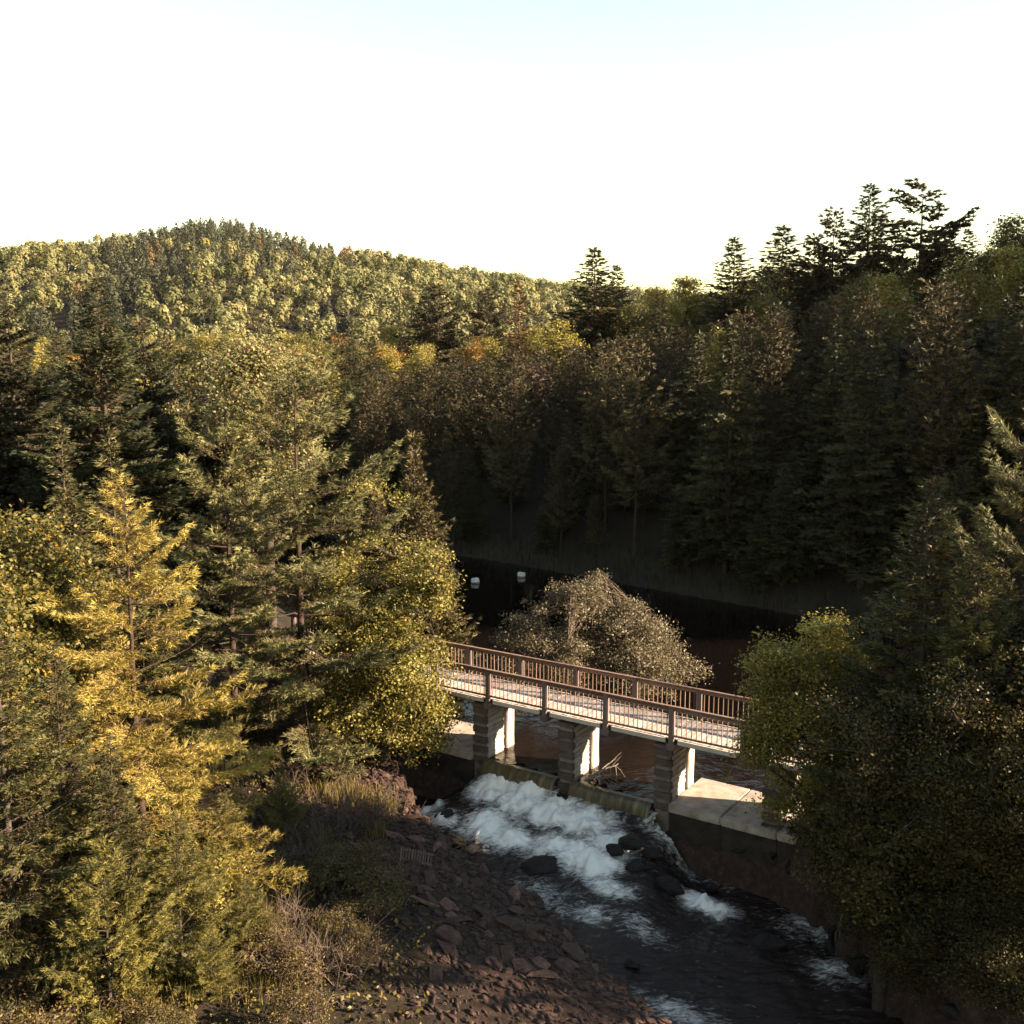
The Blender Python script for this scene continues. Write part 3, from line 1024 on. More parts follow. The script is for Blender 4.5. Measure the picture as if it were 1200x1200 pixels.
# colours (base colours of the leaves themselves)
SPR = [(0.018, 0.023, 0.010), (0.038, 0.043, 0.017), (0.075, 0.072, 0.029)]
FIR = [(0.032, 0.034, 0.011), (0.07, 0.066, 0.02), (0.14, 0.117, 0.036)]
WPI = [(0.065, 0.062, 0.023), (0.15, 0.138, 0.052), (0.29, 0.26, 0.11)]
YEL = [(0.125, 0.088, 0.022), (0.285, 0.205, 0.046), (0.43, 0.315, 0.085)]
RPI = [(0.018, 0.016, 0.007), (0.056, 0.043, 0.018), (0.14, 0.10, 0.043)]
OLV = [(0.075, 0.068, 0.017), (0.15, 0.132, 0.033), (0.25, 0.205, 0.06)]
GOL = [(0.15, 0.125, 0.025), (0.30, 0.245, 0.05), (0.44, 0.365, 0.10)]
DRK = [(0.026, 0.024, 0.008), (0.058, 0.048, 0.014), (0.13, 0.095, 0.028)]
PAL = [(0.13, 0.12, 0.035), (0.24, 0.22, 0.075), (0.34, 0.30, 0.13)]
BUS = [(0.08, 0.066, 0.032), (0.16, 0.128, 0.07), (0.26, 0.205, 0.125)]
CED = [(0.06, 0.045, 0.016), (0.11, 0.08, 0.028), (0.16, 0.115, 0.045)]
RUS = [(0.09, 0.035, 0.02), (0.17, 0.07, 0.04), (0.22, 0.10, 0.06)]
BR = (0.10, 0.06, 0.035)

# ------------------------------------------------------------------ near trees, left bank
spr_a = conifer(11, 18, 3.1, 1.5, SPR, 0.9, 0.34, 7, -18, 35, -0.05, 0.1, 0.095, 0.44, 0.015, 0.2, 0.07, 0.5, 0.12, 0.22, 0.06, brown=BR, tc=0.6)
spr_b = conifer(12, 18, 2.7, 1.2, SPR, 0.9, 0.34, 7, -22, 30, -0.02, 0.1, 0.095, 0.44, 0.015, 0.2, 0.07, 0.5, 0.14, 0.25, 0.1, brown=BR, tc=0.6)
fir_a = conifer(13, 12, 2.2, 0.8, FIR, 0.9, 0.3, 7, -8, 40, 0.0, 0.1, 0.085, 0.44, 0.0145, 0.15, 0.048, 0.5, 0.1, 0.18, 0.05, brown=BR)
fir_b = conifer(14, 10, 2.1, 0.5, FIR, 0.85, 0.28, 7, -5, 40, 0.02, 0.12, 0.075, 0.44, 0.0125, 0.13, 0.04, 0.55, 0.12, 0.25, 0.1, brown=BR, dead=0.25)
wp_a = conifer(15, 16, 4.3, 1.0, WPI, 0.55, 0.78, 6, -8, 40, 0.0, 0.32, 0.08, 0.34, 0.0115, 0.21, 0.04, 0.8, 0.24, 0.28, 0.1, bark='pine_bark', tip=0.25, brown=BR)
wp_b = conifer(16, 15, 4.0, 1.5, WPI, 0.6, 0.8, 6, -8, 38, 0.0, 0.32, 0.08, 0.34, 0.0115, 0.21, 0.04, 0.8, 0.24, 0.3, 0.14, bark='pine_bark', tip=0.25, brown=BR)
yel_p = conifer(17, 12.5, 4.2, 0.8, YEL, 0.8, 0.5, 6, -8, 34, -0.12, 0.14, 0.085, 0.34, 0.009, 0.17, 0.03, 0.8, 0.16, 0.25, 0.12, bark='pine_bark', tip=0.2, brown=(0.2, 0.12, 0.04), dead=0.25)
yng_p = conifer(18, 5, 1.7, 0.3, [(0.06, 0.054, 0.015), (0.13, 0.108, 0.026), (0.26, 0.205, 0.05)], 0.75, 0.27, 6, 5, 50, 0.0, 0.25, 0.07, 0.36, 0.009, 0.14, 0.027, 0.8, 0.3, 0.25, 0.15, tip=0.15)

spruces = 'tall dark spruces on the left bank'
plant_px('spruce_tree', spr_a, 112, 323, 40, 'tall spruce with reddish trunk standing behind the yellow pine', 'spruce', spruces, 1.05, 0.3)
plant_px('spruce_tree', spr_b, 8, 322, 43, 'tall dark spruce farthest from the river on the left bank', 'spruce', spruces, 1.1, 1.9)
plant_px('spruce_tree', spr_b, 165, 352, 46, 'slim tall spruce between the reddish-trunked spruce and the pale-leaved tree', 'spruce', spruces, 0.95, 4.2)
for i, (u, v, y) in enumerate([(60, 405, 52), (205, 415, 52), (235, 455, 47), (30, 450, 48), (150, 450, 51), (-40, 380, 45), (-70, 440, 38), (88, 430, 47)]):
    plant_px('spruce_tree', (spr_a, spr_b)[i % 2], u, v, y, 'dark spruce filling the gap behind the tall left bank spruces', 'spruce', 'dark spruces deeper in the left bank wood', 1.05, i * 1.3)
plant_px('fir_tree', fir_a, 65, 488, 32, 'slender grey green fir left of the yellow pine and taller than it', 'fir', 'firs on the left bank', 1.0, 0.4)
plant_px('fir_tree', fir_a, 128, 498, 33, 'green fir rising directly behind the yellow pine', 'fir', 'firs on the left bank', 1.1, 2.2)
plant_px('pine_tree', yel_p, 146, 556, 27.5, 'golden yellow pine with drooping plumes above the rocky bank', 'pine', None, 1.0, 0.9)
plant_px('pine_tree', wp_a, 345, 432, 37.5, 'large grey green white pine beside the footbridge end', 'pine', 'white pines on the left bank', 1.15, 0.5)
plant_px('pine_tree', wp_b, 262, 468, 37, 'shaded white pine between the golden pine and the large pine', 'pine', 'white pines on the left bank', 1.05, 3.0)
plant_px('fir_tree', fir_b, 62, 752, 23.5, 'dark fir with bare twiggy lower boughs in front of the golden pine', 'fir', 'firs on the left bank', 1.0, 0.2)
plant_px('fir_tree', fir_b, -10, 700, 22, 'dense dark fir at the upstream foot of the bank beside the olive tree', 'fir', 'firs on the left bank', 1.1, 2.4)
plant_px('fir_tree', fir_a, 132, 860, 23, 'short fir with light tips standing below the golden pine', 'fir', 'firs on the left bank', 1.35, 4.0)
plant_px('young_pine', yng_p, 214, 1000, 25, 'small yellowish pine sapling at the edge of the rocks', 'pine', 'pine saplings by the rocks', 1.0, 1.0)
plant_px('young_pine', yng_p, 262, 930, 28, 'taller yellowish pine sapling leaning over dead brush', 'pine', 'pine saplings by the rocks', 0.95, 2.5)
plant_px('young_pine', yng_p, 330, 905, 31, 'green yellow pine sapling under the large white pine', 'pine', 'pine saplings by the rocks', 1.1, 4.1)

mlob = [((u - 448) / 35.6, yy, 10 - (v - 556) / 35.6, r_ / 35.6) for u, v, r_, yy in
        [(446, 602, 40, 0), (470, 655, 44, -0.4), (492, 725, 40, 0.2), (497, 795, 36, -0.3), (478, 850, 44, -0.2), (445, 875, 42, 0.3), (425, 700, 52, 0.4), (415, 785, 56, 0.3), (405, 850, 48, -0.3),
         (425, 640, 38, -0.5), (455, 770, 50, -1.1), (455, 700, 44, 1.0), (510, 850, 22, 0), (500, 890, 20, 0.2), (505, 690, 22, 0.1), (430, 800, 50, 1.3)]]
for (u, v, y, w_, lab) in [(195, 1075, 23.5, 1.2, 'broad yellowish pine sapling on the slope below the shrubs'), (275, 1075, 25.5, 1.1, 'yellowish pine sapling between tangled brush and the rocks'), (150, 1110, 22.3, 1.2, 'pine sapling at the foot of the short fir'),
                           (240, 1130, 23.2, 1.2, 'low pine sapling in the tangled brown brush'), (310, 1140, 24.3, 1.0, 'smallest pine sapling at the edge of the shaded rocks'), (90, 1090, 22.0, 1.2, 'pine sapling in front of the dark fir'), (205, 955, 23.4, 1.0, 'tall pine sapling before the golden pine'), (288, 1030, 24.2, 1.05, 'bushy pine sapling rising from brown brush'), (118, 985, 21.8, 1.0, 'tall pine sapling beside the short fir'), (245, 1085, 22.6, 1.2, 'spreading pine sapling low on the bank')]:
    plant_px('young_pine', yng_p, u, v, y, lab, 'pine', 'pine saplings by the rocks', w_)
yel_b = broadleaf(31, 10, 0.8, 2.7, [(0.10, 0.092, 0.02), (0.28, 0.24, 0.05), (0.5, 0.42, 0.11)], 560, 100, 0.26, 0.105, 0.6, brown=(0.2, 0.09, 0.03), brown_p=0.04, thresh=-0.12, lobes=mlob)
pal_b = broadleaf(32, 16, 6, 2.9, PAL, 330, 95, 0.42, 0.17, 0.5, brown=(0.25, 0.13, 0.08), brown_p=0.12, bare=0.12)
olv_b = broadleaf(33, 10, 1.5, 2.6, OLV, 330, 100, 0.36, 0.135, 0.45, brown=(0.4, 0.22, 0.03), brown_p=0.06)
plant_px('maple_tree', yel_b, 448, 556, 38, 'bright yellow green maple overhanging the footbridge', 'maple', None, 1.0, 0.0)
plant_px('birch_tree', pal_b, 305, 380, 45, 'pale yellow birch crown with bare twigs above the white pines', 'birch', 'birches on the left bank', 1.0, 0.6)
plant_px('birch_tree', pal_b, 255, 400, 49, 'duller birch crown next to the slim spruce', 'birch', 'birches on the left bank', 0.85, 3.6)
plant_px('broadleaf_tree', olv_b, 15, 590, 29, 'olive leaved tree with orange leaves beside the slender fir', 'tree', None, 0.95, 1.0)
plant_px('broadleaf_tree', olv_b, -60, 640, 25, 'olive leaved tree half out of sight behind the dense dark fir', 'tree', None, 1.0, 2.0)
plant_px('broadleaf_tree', olv_b, 395, 640, 43, 'olive tree screening the far end of the footbridge', 'tree', None, 0.9, 4.0)
ced = conifer(19, 10, 1.7, 0.4, CED, 0.6, 0.26, 8, 10, 55, 0.0, 0.2, 0.12, 0.4, 0.02, 0.19, 0.08, 0.7, 0.2, 0.2, 0.05, tip=0.15)
plant_px('cedar_tree', ced, 484, 506, 52, 'brownish cedar with narrow top rising over the yellow maple', 'cedar', 'brownish cedars by the pond', 0.85, 0.0)
plant_px('cedar_tree', ced, 506, 600, 49, 'low brownish cedar at the pond edge behind the maple', 'cedar', 'brownish cedars by the pond', 1.15, 2.0)
plant_px('cedar_tree', ced, 440, 560, 54, 'brownish cedar hidden behind the yellow maple crown', 'cedar', 'brownish cedars by the pond', 1.0, 3.0)

# ------------------------------------------------------------------ near trees, right bank
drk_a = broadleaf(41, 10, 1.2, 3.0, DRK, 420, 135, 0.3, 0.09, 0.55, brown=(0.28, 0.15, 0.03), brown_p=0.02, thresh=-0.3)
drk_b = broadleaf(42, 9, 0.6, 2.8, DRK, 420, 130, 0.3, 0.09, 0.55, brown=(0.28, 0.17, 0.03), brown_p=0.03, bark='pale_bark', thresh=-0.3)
rlob = [((u - 1050) / 42.0, yy, 8.4 - (v - 722) / 42.0, 0.85 * r_ / 42.0) for u, v, r_, yy in
        [(945, 752, 30, 0), (975, 750, 28, 0.5), (905, 765, 32, 0.2), (885, 785, 24, -0.2), (920, 800, 40, -0.4), (960, 800, 42, 0.4), (895, 830, 34, 0.2), (935, 850, 42, -0.3), (985, 850, 44, 0.1), (900, 880, 26, -0.2), (955, 900, 36, 0.4), (1000, 790, 34, 0.6), (905, 915, 24, 0.1), (935, 945, 32, -0.2), (970, 960, 36, 0.2), (1010, 900, 44, 0.3), (1000, 980, 40, -0.3), (888, 905, 38, 0), (902, 950, 38, 0.1), (873, 872, 22, 0.1), (930, 925, 42, 0.2), (945, 965, 42, 0)]]
lit_r = broadleaf(43, 8.4, 1.5, 2.5, [(0.12, 0.10, 0.022), (0.28, 0.235, 0.045), (0.5, 0.42, 0.09)], 460, 110, 0.24, 0.095, 0.7, lobes=rlob, thresh=-0.2)  # leaves lightened so the crown looks sunlit where it stands shaded
clob = [(-1.3, 0, 0.6, 0.8), (-1.8, 0.5, 1.3, 0.8), (-1.0, -0.8, 1.2, 0.9), (0.2, -1.0, 0.8, 0.9), (0.9, 0.2, 1.0, 1.0), (-0.9, 0.6, 2.2, 1.0), (0.2, 0, 2.4, 1.1), (-0.5, -0.6, 3.0, 0.9), (0.5, 0.6, 3.4, 0.9), (-0.2, 0.1, 4.2, 0.7), (-1.6, -0.2, 2.0, 0.6), (1.2, -0.5, 2.2, 0.8), (0, 1.2, 1.6, 0.9), (-2.2, 0.1, 0.7, 0.5)]
drk_c = broadleaf(45, 5, 0.1, 2.2, DRK, 400, 100, 0.26, 0.085, 0.6, brown=(0.28, 0.15, 0.03), brown_p=0.02, thresh=-0.35, stems=3, lobes=clob)
dg = 'dark leafy trees on the right bank'
plant_px('broadleaf_tree', lit_r, 1050, 722, 28.6, 'leafy tree with crown coloured a sunlit yellow hanging over the footbridge railing', 'tree', dg, 1.0, 0.0)
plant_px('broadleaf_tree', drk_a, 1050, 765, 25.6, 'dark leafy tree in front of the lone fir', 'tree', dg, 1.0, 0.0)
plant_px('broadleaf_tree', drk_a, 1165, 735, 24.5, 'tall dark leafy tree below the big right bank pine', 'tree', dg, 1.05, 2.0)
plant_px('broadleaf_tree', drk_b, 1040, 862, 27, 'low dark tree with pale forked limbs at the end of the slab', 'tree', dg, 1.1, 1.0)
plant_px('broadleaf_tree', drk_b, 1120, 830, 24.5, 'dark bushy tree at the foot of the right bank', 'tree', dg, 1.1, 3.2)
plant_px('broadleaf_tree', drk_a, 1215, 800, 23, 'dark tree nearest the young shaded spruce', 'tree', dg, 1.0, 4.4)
plant_px('broadleaf_tree', drk_b, 1290, 640, 25, 'dark tree added beyond the big pine to shade the right bank', 'tree', dg, 1.2, 5.0)  # this and the next two added to keep the right bank shaded
plant_px('broadleaf_tree', drk_a, 1400, 640, 25, 'dark tree added beyond the big pine to shade the right bank', 'tree', dg, 1.1, 5.5)
plant_px('broadleaf_tree', drk_a, 1330, 760, 23, 'dark tree added beyond the big pine to shade the right bank', 'tree', dg, 1.2, 0.5)
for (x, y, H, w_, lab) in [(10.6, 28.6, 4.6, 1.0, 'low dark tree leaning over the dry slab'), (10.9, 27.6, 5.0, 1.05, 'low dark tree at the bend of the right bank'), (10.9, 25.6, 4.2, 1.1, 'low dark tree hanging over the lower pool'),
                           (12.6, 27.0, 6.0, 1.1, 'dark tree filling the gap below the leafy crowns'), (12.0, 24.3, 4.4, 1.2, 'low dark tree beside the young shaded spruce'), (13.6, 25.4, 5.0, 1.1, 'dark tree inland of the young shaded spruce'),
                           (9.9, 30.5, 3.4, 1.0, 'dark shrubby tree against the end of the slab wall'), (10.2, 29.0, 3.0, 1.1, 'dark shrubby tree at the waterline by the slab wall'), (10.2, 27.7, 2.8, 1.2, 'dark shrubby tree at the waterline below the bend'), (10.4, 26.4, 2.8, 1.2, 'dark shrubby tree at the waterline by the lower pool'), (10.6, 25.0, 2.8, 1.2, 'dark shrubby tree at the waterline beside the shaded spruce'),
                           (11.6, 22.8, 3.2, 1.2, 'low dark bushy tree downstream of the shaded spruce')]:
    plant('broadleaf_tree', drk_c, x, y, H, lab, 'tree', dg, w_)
fir_r = conifer(44, 11, 2.4, 1.0, FIR, 0.85, 0.3, 7, -4, 40, 0.02, 0.1, 0.085, 0.44, 0.0145, 0.15, 0.05, 0.5, 0.12, 0.18, 0.04, brown=BR)
plant_px('fir_tree', fir_r, 1092, 560, 26.5, 'lone fir with bare leader rising over the dark leafy trees', 'fir', 'firs on the right bank', 1.15, 0.0)
plant_px('fir_tree', fir_r, 1152, 625, 25, 'shorter fir squeezed between the lone fir and the big pine', 'fir', 'firs on the right bank', 1.0, 2.0)
plant_px('fir_tree', fir_b, 1188, 1060, 22.5, 'young shaded spruce at the water end of the right bank', 'spruce', None, 1.4, 1.0)
plant_px('pine_tree', wp_b, 1228, 455, 26.5, 'big pine with layered plumes on the right bank', 'pine', None, 0.85, 3.6)
for (x, y, H) in ((20.5, 22.5, 11), (22, 25.5, 11), (24.5, 20, 11), (21, 19.0, 10.5), (26, 23.5, 11.5)):  # unseen pines set past the view to block sun from the right bank
    plant('pine_tree', wp_b, x, y, H, 'pine added beyond the big pine to shade the right bank', 'pine', 'pines added for shade beyond the big right bank pine', 1.0)
plant_px('pine_tree', wp_a, 1340, 470, 25, 'pine added beyond the big pine to shade the right bank', 'pine', 'pines added for shade beyond the big right bank pine', 0.9, 2.2)  # one more pine added there for its shade

# bush behind the bridge
blob_ = [(-3.3, 0, 1.3, 1.2), (3.4, 0.2, 1.3, 1.25), (-2.3, 0.4, 2.5, 1.4), (2.2, -0.3, 2.4, 1.45), (-0.9, 0, 3.5, 1.6), (0.8, 0.4, 3.4, 1.5), (-2.8, -0.9, 1.2, 1.2), (2.6, -1.0, 1.2, 1.3), (-0.4, -1.2, 1.8, 1.5), (-1.7, -1.2, 2.0, 1.2), (1.9, -1.3, 1.7, 1.2), (2.9, 0.2, 3.1, 0.6), (-3.4, 0.2, 2.4, 0.6), (0.3, 0.4, 5.0, 0.5), (-1.2, 0.3, 4.7, 0.5), (0, 1.2, 2.4, 1.6), (-4.1, 0.3, 0.9, 0.7), (4.2, -0.2, 0.9, 0.8), (-0.2, -0.2, 4.4, 0.9), (1.7, 0, 3.6, 0.8), (3.2, 0.3, 2.5, 0.7), (-1.9, 0.2, 3.7, 0.7)]
bush = broadleaf(51, 5.4, 0.3, 4.6, BUS, 700, 80, 0.24, 0.1, 0.6, lobes=blob_, bark='twig', ry=3.0, stems=7, hollow=0.3, brown=(0.36, 0.3, 0.22), brown_p=0.08, thresh=-0.45)
plant('willow_bush', bush, ISLE[0] - 0.75, ISLE[1] + 0.2, 5.7, 'rounded greyish pink willow bush behind the footbridge', 'bush', None, 1.0, 0.1)

# ------------------------------------------------------------------ trees of the far bank, the ridge and the valley (shared meshes)
rg = np.random.default_rng(77)
LIB = {}
far_n = dict(tw_step=0.24, tw_ratio=0.46, nd_step=0.04, nd_L=0.36, nd_W=0.16)
LIB['red'] = [conifer(100 + i, 18, 2.4, 3.5 + i % 2, RPI, 0.5, 0.55, 7, 5, 55, 0.0, 0.32, spread=0.9, lift=0.35, irr=0.3, gap=0.12, bark='pine_bark', tip=0.35, topround=1, trunk_r=0.16, **far_n) for i in range(4)]
LIB['spruce'] = [conifer(110 + i, 18, 3.0, 1.5, [(0.022, 0.024, 0.010), (0.05, 0.047, 0.018), (0.10, 0.084, 0.034)], 0.9, 0.42, 8, -18, 30, -0.05, 0.1, spread=0.5, lift=0.1, irr=0.25, gap=0.08, tip=0.25, tc=0.7, **far_n) for i in range(3)]
LIB['white'] = [conifer(120 + i, 18, 4.0, 4.0, RPI, 0.55, 0.8, 6, -5, 35, 0.0, 0.3, spread=0.8, lift=0.2, irr=0.35, gap=0.15, tip=0.4, bark='pine_bark', **dict(far_n, tw_step=0.17, nd_step=0.03, nd_W=0.2)) for i in range(2)]
LIB['rust'] = [conifer(125, 16, 1.7, 2.0, RUS, 0.8, 0.5, 6, -15, 30, -0.05, 0.1, spread=0.5, lift=0.1, irr=0.25, gap=0.1, tip=0.2, **far_n)]
LIB['olive'] = [broadleaf(130 + i, 15, 3, 3.3, OLV, 140, 55, 0.6, 0.3, 0.4, thresh=-0.6) for i in range(3)]
LIB['gold'] = [broadleaf(135 + i, 14, 2.5, 3.2, GOL, 140, 55, 0.6, 0.3, 0.4, thresh=-0.6) for i in range(2)]
LIB['amber'] = [broadleaf(138, 12, 2.5, 3.0, [(0.2, 0.1, 0.02), (0.32, 0.18, 0.03), (0.42, 0.25, 0.06)], 120, 55, 0.6, 0.3, 0.4, thresh=-0.6)]
LIB['plum'] = [broadleaf(139, 9, 1.0, 2.4, [(0.10, 0.04, 0.04), (0.16, 0.07, 0.07), (0.2, 0.1, 0.09)], 90, 55, 0.5, 0.26, 0.4, thresh=-0.7)]
INFO = {'red': ('pine_tree', 'pine'), 'spruce': ('spruce_tree', 'spruce'), 'white': ('pine_tree', 'pine'), 'rust': ('spruce_tree', 'spruce'), 'olive': ('broadleaf_tree', 'tree'),
        'gold': ('broadleaf_tree', 'tree'), 'amber': ('broadleaf_tree', 'tree'), 'plum': ('broadleaf_tree', 'tree')}
taken = []


def hero(kind, u, v, y, label, ws=1.0, i=0, group='single trees standing out on the ridge'):
    nm, cat = INFO[kind]
    p = on_y(u, v, y)
    taken.append((p[0], p[1], 2.6))
    return plant_px(nm, LIB[kind][i % len(LIB[kind])], u, v - 3, y, label, cat, group, ws * {'spruce': 1.4, 'white': 1.25, 'rust': 1.2}.get(kind, 1.0))


hero('spruce', 697, 294, 118, 'pointed dark spruce on the skyline, taller of a touching pair', 1.1, 0)
hero('spruce', 722, 314, 119, 'pointed dark spruce on the skyline, shorter of a touching pair', 0.95, 1)
hero('spruce', 860, 281, 112, 'open pointed spruce standing alone above the pine wall', 1.0, 2)
hero('spruce', 918, 268, 116, 'dense spruce on the ridge beside broad brown pines', 1.15, 3)
hero('white', 955, 282, 117, 'broad brown pine on the ridge next to the dense spruce', 0.9, 0)
hero('white', 978, 252, 119, 'brown pine on the ridge below the tallest spruce', 0.85, 1)
hero('spruce', 1020, 219, 121, 'tallest spruce on the ridge with tiered top', 1.0, 0)
hero('white', 1083, 219, 113, 'wide spreading pine on the ridge beside the tallest spruce', 1.2, 1)
hero('spruce', 1135, 272, 115, 'dark spruce right behind the wide spreading pine', 0.9, 1)
hero('olive', 1195, 248, 104, 'tall olive leafy tree on the ridge past the wide pine', 1.1, 1)
hero('gold', 1040, 318, 100, 'bright yellow tree standing out above the pine wall', 1.0, 0)
hero('rust', 606, 333, 125, 'narrow rust red dead spruce', 1.0, 0)
hero('plum', 628, 425, 98, 'plum coloured leafy tree at the end of the pine wall', 1.1, 0)
hero('white', 512, 338, 165, 'dark pine in the valley, larger of a pair', 0.9, 0)
hero('spruce', 498, 348, 168, 'dark spruce in the valley, slimmer of a pair', 1.1, 1)
hero('white', 570, 340, 160, 'dark broad pine in the valley before the rust red spruce', 0.9, 1)
hero('gold', 655, 372, 112, 'yellow tree between the rust red spruce and the spruce pair', 1.1, 1)
hero('gold', 770, 335, 118, 'yellow tree on the skyline between the spruce pair and the lone spruce', 1.1, 2)
hero('gold', 805, 322, 124, 'yellow green tree highest in the gap of the skyline', 1.15, 0)
hero('olive', 745, 350, 114, 'olive tree touching the shorter skyline spruce', 1.0, 2)
hero('spruce', 774, 345, 106, 'small dark spruce before the yellow skyline trees', 0.8, 3)
hero('olive', 1165, 280, 106, 'olive tree between the dark ridge spruce and the tall olive tree', 1.0, 0)


def scatter(n, xr, yr, test, space, pick, hgt, group, labels, vmax=None, tries=40):
    """random spots on the ground, each tree a thing of its own"""
    made = 0
    for _ in range(n * tries):
        if made >= n:
            break
        x, y = rg.uniform(*xr), rg.uniform(*yr)
        if not test(x, y):
            continue
        if any((x - a) ** 2 + (y - b) ** 2 < (space * 0.5 + c * 0.5) ** 2 for a, b, c in taken):
            continue
        kind = pick(x, y)
        nm, cat = INFO[kind]
        H = hgt(kind, x, y)
        if vmax is not None:
            # keep the skyline of the ridge: no tree here stands above this line
            zt = gz(x, y) + H
            t = x / max(y, 1)
            lim = CAM_H + y * 1.01 * (431 - np.interp(600 + 1200 * t, [0, 400, 500, 600, 680, 760, 830, 900, 1000, 1200, 1400], vmax)) / 1200
            if zt > lim:
                H -= zt - lim
            if H < 6:
                continue
        taken.append((x, y, space))
        plant(nm, LIB[kind][rg.integers(len(LIB[kind]))], x, y, H, labels[kind], cat, group, rg.uniform(0.9, 1.15), rg.uniform(0, 6.28))
        made += 1
    return made


def dfar(x, y):
    return (x + 1) * 0.69 + (y - 80) * 0.73


def pond_d(x, y):
    return float(sdf(np.array([x]), np.array([y]), POND)[0])


SKY_R = [400, 400, 400, 390, 365, 352, 345, 318, 312, 285, 250]
# wall of pines along the far bank
n1 = scatter(165, (-50, 62), (50, 125), lambda x, y: -1 < dfar(x, y) < 30 and pond_d(x, y) > 2.5 and (x < 21 or y > 57) and abs(x / y) < 0.62,
             4.1, lambda x, y: 'red' if rg.random() < 0.78 else ('spruce' if dfar(x, y) < 15 else rg.choice(['spruce', 'olive', 'gold', 'amber'], p=[.3, .3, .3, .1])), lambda k, x, y: rg.uniform(13.5, 18.5), 'wall of pines along the far pond bank',
             {'red': 'tall pine in the shaded wall of pines along the pond', 'spruce': 'spruce mixed into the wall of pines along the pond', 'olive': 'olive leafy tree mixed into the wall of pines', 'gold': 'yellow leafy tree mixed into the wall of pines', 'amber': 'amber leafy tree mixed into the wall of pines'}, [440, 440, 432, 420, 408, 396, 384, 368, 352, 335, 310])
n2 = scatter(130, (-45, 95), (70, 190), lambda x, y: 26 < dfar(x, y) < 100 and abs(x / y) < 0.64,
             5.2, lambda x, y: rg.choice(['gold', 'olive', 'red', 'spruce', 'white', 'amber'], p=[.24, .26, .16, .18, .1, .06]), lambda k, x, y: rg.uniform(13, 18), 'mixed trees on the ridge behind the pines',
             {'gold': 'yellow leafy tree in the mixed wood on the ridge', 'olive': 'olive leafy tree in the mixed wood on the ridge', 'red': 'pine in the mixed wood on the ridge',
              'spruce': 'spruce in the mixed wood on the ridge', 'white': 'broad pine in the mixed wood on the ridge', 'amber': 'amber leafy tree in the mixed wood on the ridge'}, SKY_R)
n3 = scatter(150, (-150, 25), (110, 245), lambda x, y: dfar(x, y) < 26 + 40 * (y > 170) and pond_d(x, y) > 3 and abs(x / y) < 0.62,
             6.0, lambda x, y: rg.choice(['gold', 'olive', 'red', 'spruce', 'amber'], p=[.18, .36, .2, .2, .06]), lambda k, x, y: rg.uniform(12, 18), 'mixed trees on the valley floor',
             {'gold': 'yellow leafy tree on the valley floor below the hill', 'olive': 'olive leafy tree on the valley floor below the hill', 'red': 'pine on the valley floor below the hill',
              'spruce': 'spruce on the valley floor below the hill', 'amber': 'amber leafy tree on the valley floor below the hill'}, [392, 385, 375, 372, 350, 345, 335, 305, 285, 268, 230])
n4 = scatter(70, (-75, -10), (50, 112), lambda x, y: pond_d(x, y) > 2.5 and dfar(x, y) < -14 and abs(x / y) < 0.66,
             4.6, lambda x, y: rg.choice(['spruce', 'olive', 'red', 'gold'], p=[.5, .25, .17, .08]), lambda k, x, y: rg.uniform(11, 15), 'wood behind the left bank trees',
             {'gold': 'yellow leafy tree in the wood behind the left bank', 'olive': 'olive leafy tree in the wood behind the left bank', 'red': 'pine in the wood behind the left bank',
              'spruce': 'spruce in the wood behind the left bank'}, [430, 425, 470, 500, 350, 345, 335, 300, 280, 262, 240])
# unseen wood added on the ridge right of view to shade the far bank
n5 = scatter(120, (42, 125), (50, 140), lambda x, y: abs(x / y) >= 0.6, 6.0, lambda x, y: rg.choice(['red', 'spruce', 'olive']), lambda k, x, y: rg.uniform(14, 19),
             'unseen wood added for shade on the rising ridge', {'red': 'unseen pine added for shade on the high shoulder of the ridge', 'spruce': 'unseen spruce added for shade on the high shoulder of the ridge', 'olive': 'unseen olive leafy tree added for shade on the high shoulder of the ridge'})
n6 = scatter(120, (-50, 50), (52, 118), lambda x, y: -2 < dfar(x, y) < 22 and pond_d(x, y) > 1.2 and (x < 21 or y > 57) and abs(x / y) < 0.6, 1.5, lambda x, y: rg.choice(['spruce', 'spruce', 'red']), lambda k, x, y: rg.uniform(3.5, 8.5),
             'young conifers under the wall of pines', {'spruce': 'young spruce in the shade under the wall of pines', 'red': 'young pine in the shade under the wall of pines'})
print('scattered', n1, n2, n3, n4, n5)

# ------------------------------------------------------------------ the wood on the big hill: one mass far away
hx, hy = np.meshgrid(np.arange(-330, 140, 5.9), np.arange(205, 515, 5.9))
hx = (hx + rg.uniform(-2.7, 2.7, hx.shape)).ravel()
hy = (hy + rg.uniform(-2.7, 2.7, hy.shape)).ravel()
ok = (hx / hy > -0.6) & (hx / hy < 0.22) & ~((hy < 250) & (dfar(hx, hy) < 90) & (hx > -150) & (hx < 25))
hx, hy = hx[ok], hy[ok]
hz = ground(hx, hy)
con = fbm(hx * 0.016, hy * 0.011, seed=71, octv=3) + rg.normal(0, 0.22, len(hx)) + 0.22 * np.exp(-((hx + 140) / 50) ** 2) * sstep(400, 470, hy) - 0.5 * sstep(-90, -40, hx) * sstep(400, 440, hy) > 0.33
HA = Acc()
palette = np.array([[(0.12, 0.12, 0.045), (0.2, 0.19, 0.075)], [(0.17, 0.165, 0.06), (0.25, 0.23, 0.095)], [(0.2, 0.175, 0.065), (0.29, 0.25, 0.105)]])
NQ = 190
th = np.arange(NQ)
